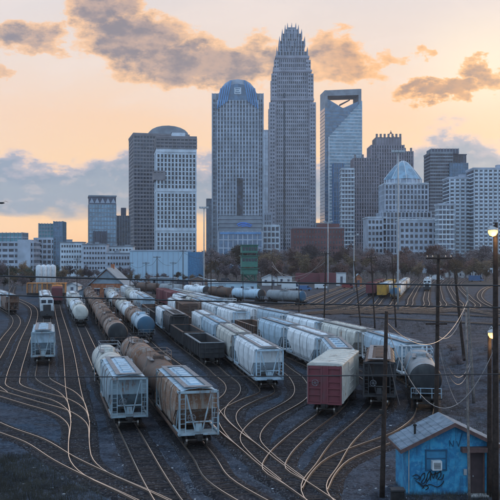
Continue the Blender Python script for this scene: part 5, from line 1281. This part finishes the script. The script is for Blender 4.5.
dr = part('door', MB().bb(dx0, dx1, -.05, .02, .12, dz1), plain('brown_door', (.045, .026, .028), .7, 0, .25, 2), B)
m = MB(); m.bb(dx0-.1, dx0, -.09, 0, .1, dz1+.1); m.bb(dx1, dx1+.1, -.09, 0, .1, dz1+.1); part('frame', m, BRN, dr)
m = MB(); m.lathe([(.035, 0), (.035, .07)], (dx0+.14, -.1, 1.15), 8); part('handle', m, GALV, dr)
part('door_hood', MB().prism([(dx0-.6, dz1+.1), (dx1+.35, dz1+.1), (dx1+.35, dz1+.38), (dx0-.6, dz1+.38)], -.45, 0), BRN, B)
part('meter_box', MB().bb(dx0-.42, dx0-.24, -.12, 0, 1.25, 1.6), GALV, B); part('door_step', MB().bb(dx0-.2, dx1+.2, -.6, -.02, 0, .14), CONC, B)
m = MB(); m.tube([(-2.0, 1.2, 3.2), (-2.0, 1.2, 3.95)], .07, 8); m.lathe([(.12, 0), (.12, .08), (.02, .14)], (-2.0, 1.2, 3.95), 8); part('vent_pipe', m, UNDER, B)
m = MB(); m.tube([(-w/2+.12, -.06, .2), (-w/2+.12, -.06, ez-.1)], .035, 6); part('downpipe', m, GALV, B)
def gz(pts, wd=.035): return [(hx(px), hz_(py)) for px, py in pts]
def spline(pts):
    return [(v.x, v.y) for v in catmull(pts, .03)]
GF = [[(412,475.5),(416,474),(419,476.5),(416.5,478.5),(413.5,477)], [(419,480),(421.5,474),(424,472.5),(424,477),(421,482),(423,483),(427,476)], [(426,483),(427.5,473),(430,471),(429.5,476),(427,481)], [(430,480),(431,472.5),(433,478),(435,471.5),(436,478.5)], [(437,477),(438,472.5),(440.5,472),(440,476),(437.5,479),(442,478.5),(443.5,474)],
      [(418,481.5),(424,485.5),(430,484),(437,486.5),(442,483.5),(443.5,480.5)], [(422,488),(425,484),(428,487),(425,489.5)], [(430,474.5),(436,473),(441,470.5)], [(415,479.5),(420,484.5),(424,487.5)]]
for i, st in enumerate(GF): part('graffiti_stroke', ribbon(spline(gz(st)), .034), BLK, B, loc=(0, -.012, 0))
for st in [[(449,440),(449.5,446)], [(449.5,441),(453,446.5)], [(453,446.5),(453.5,440.5)], [(456.5,441),(458.5,446.5)], [(458.5,446.5),(462,433.5)]]: part('graffiti_stroke', ribbon(spline(gz(st)), .03), MATS['dark_blue_trim'], B, loc=(0, -.012, 0))
B = thing('utility_cabinet', (*gp(397.5, 499.5), GZ), 0, 'small dark box at the left corner of the blue hut', 'cabinet'); part('body', MB().bb(-.35, .35, -.3, .3, 0, .85), UNDER, B); part('lid', MB().bb(-.4, .4, -.35, .35, .85, .93), PT['dark'], B)

# ------------------------------------------------------------------ loose stuff on the ground
def clear_of_rails(x, y): return True
rs = random.Random(5)
m = MB()
for i in range(16000):
    y = 44+rs.random()**1.5*75; x = rs.uniform(-1, 1)*y*.33; s = rs.uniform(.03, .10); h = s*rs.uniform(.4, .9); a = rs.uniform(0, 3); n = len(m.v)
    for q in range(4): m.v.append((x+s*math.cos(a+q*1.57)*rs.uniform(.6, 1), y+s*math.sin(a+q*1.57)*rs.uniform(.6, 1), GZ+.02))
    m.v.append((x+rs.uniform(-.3, .3)*s, y, GZ+.03+h)); m.f += [(n, n+1, n+4), (n+1, n+2, n+4), (n+2, n+3, n+4), (n+3, n, n+4)]
def stone_at(x, y, z, s):
    h = s*rs.uniform(.4, .9); a = rs.uniform(0, 3); n = len(m.v)
    for q in range(4): m.v.append((x+s*math.cos(a+q*1.57)*rs.uniform(.6, 1), y+s*math.sin(a+q*1.57)*rs.uniform(.6, 1), z))
    m.v.append((x+rs.uniform(-.3, .3)*s, y, z+h)); m.f.extend([(n, n+1, n+4), (n+1, n+2, n+4), (n+2, n+3, n+4), (n+3, n, n+4)])
for P in PATHS.values():
    q = 0
    while q < P.L:
        p = P.at(q)
        if 44 < p.y < 120 and abs(p.x) < p.y*.33:
            t_ = P.at(q+.3)-p; t_ = t_.normalized() if t_.length else Vector((0, 1)); nv = Vector((t_.y, -t_.x))
            for _ in range(9 if p.y < 80 else 4):
                o_ = rs.choice((rs.uniform(-1.25, 1.25), rs.gauss(1.6, .3), rs.gauss(-1.6, .3)))
                if abs(abs(o_)-.7675) < .1: continue
                c_ = p+nv*o_+t_*rs.uniform(-.2, .2); stone_at(c_.x, c_.y, GZ+(.14 if abs(o_) < 1.3 else max(.02, .14-(abs(o_)-1.3)*.35)), rs.uniform(.035, .085))
        q += .4
o = part('loose_stones', m, plain('stone_chips', (.10, .105, .12), .9, 0, .6, .7), kind='stuff'); tag(o, 'loose stone chips scattered over the dark yard ground', 'stones')
m = MB()
for i in range(420):
    y = 46+rs.random()**1.4*80; x = rs.uniform(-1, 1)*y*.32; s = rs.uniform(.06, .22)
    m.box(x, y, GZ+.05, s, s*rs.uniform(.2, .9), .05, rs.uniform(0, 3))
o = part('litter', m, plain('pale_scraps', (.40, .41, .43), .8, 0, .5, .3), kind='stuff'); tag(o, 'pale scraps of litter and timber between the tracks', 'litter')
m = MB()
for i in range(7600):
    if i < 3600: px, py = rs.uniform(-20, 120)*(rs.random()**.5), rs.uniform(452, 530); 
    elif i < 4400: px, py = rs.uniform(395, 520), rs.uniform(488, 520)
    elif i < 5200: px, py = rs.uniform(425, 505), rs.uniform(350, 440)
    else: px, py = rs.uniform(320, 505), rs.uniform(318, 350)+rs.gauss(0, 3)
    x, y = gp(px, py)
    if i < 3600:
        lx, ly = x, y          # keep below the ladder track
        if y > 49.2-(x+5.8)*1.42-2.6: continue
    zz = GZ if i < 4400 or i >= 5200 else GZ+1.2*max(0, min(1, (x-23)/9))
    for b in range(5):
        a = rs.uniform(0, 6.28); h = rs.uniform(.15, .5); l = rs.uniform(.05, .22); bx_, by_ = x+rs.gauss(0, .12), y+rs.gauss(0, .12); n = len(m.v)
        m.v += [(bx_-.012, by_, zz-.05), (bx_+.012, by_, zz-.05), (bx_+l*math.cos(a), by_+l*math.sin(a), zz+h)]; m.f.append((n, n+1, n+2))
o = part('dry_weeds', m, plain('dry_weed', (.055, .05, .04), .9, 0, .5, .4), kind='stuff'); tag(o, 'dark dry weeds growing beside the tracks at bottom left and right', 'weeds')
# a bird at the left edge
Y = 120; B = thing('bird', P3d(1.5, 203, Y), R(20), 'small dark bird in flight at left edge of the sky', 'bird')
m = MB(); m.lathe([(.02, -.5), (.12, -.25), (.14, .1), (.08, .35), (.02, .5)], (0, 0, 0), 8); b_ = part('body', m, BLK, B); b_.rotation_euler = (R(90), 0, R(60))
for s in (-1, 1): m = MB(); m.loft([[(s*.1, -.2, .0), (s*.1, .2, 0), (s*.1, .2, .04), (s*.1, -.2, .04)], [(s*.5, -.18, .28), (s*.5, .14, .28), (s*.5, .14, .31), (s*.5, -.18, .31)], [(s*.95, -.05, .12), (s*.95, .02, .12), (s*.95, .02, .13), (s*.95, -.05, .13)]]); part('wing', m, BLK, B)

# ------------------------------------------------------------------ evening haze
m, t, b = newmat('evening_haze'); t.n.remove(b); pv = t.node('ShaderNodeVolumePrincipled'); pv.inputs['Color'].default_value = (.80, .87, 1.0, 1); pv.inputs['Density'].default_value = .0001; pv.inputs['Anisotropy'].default_value = .2
t.l.new(pv.outputs[0], t.n['Material Output'].inputs['Volume'])
hz = MB(); hz.bb(-1510, 1510, -70, 2410, -1.4, 330)
o = part('haze', hz, m, kind='stuff'); tag(o, 'thin blue evening haze over the yard and skyline', 'haze')
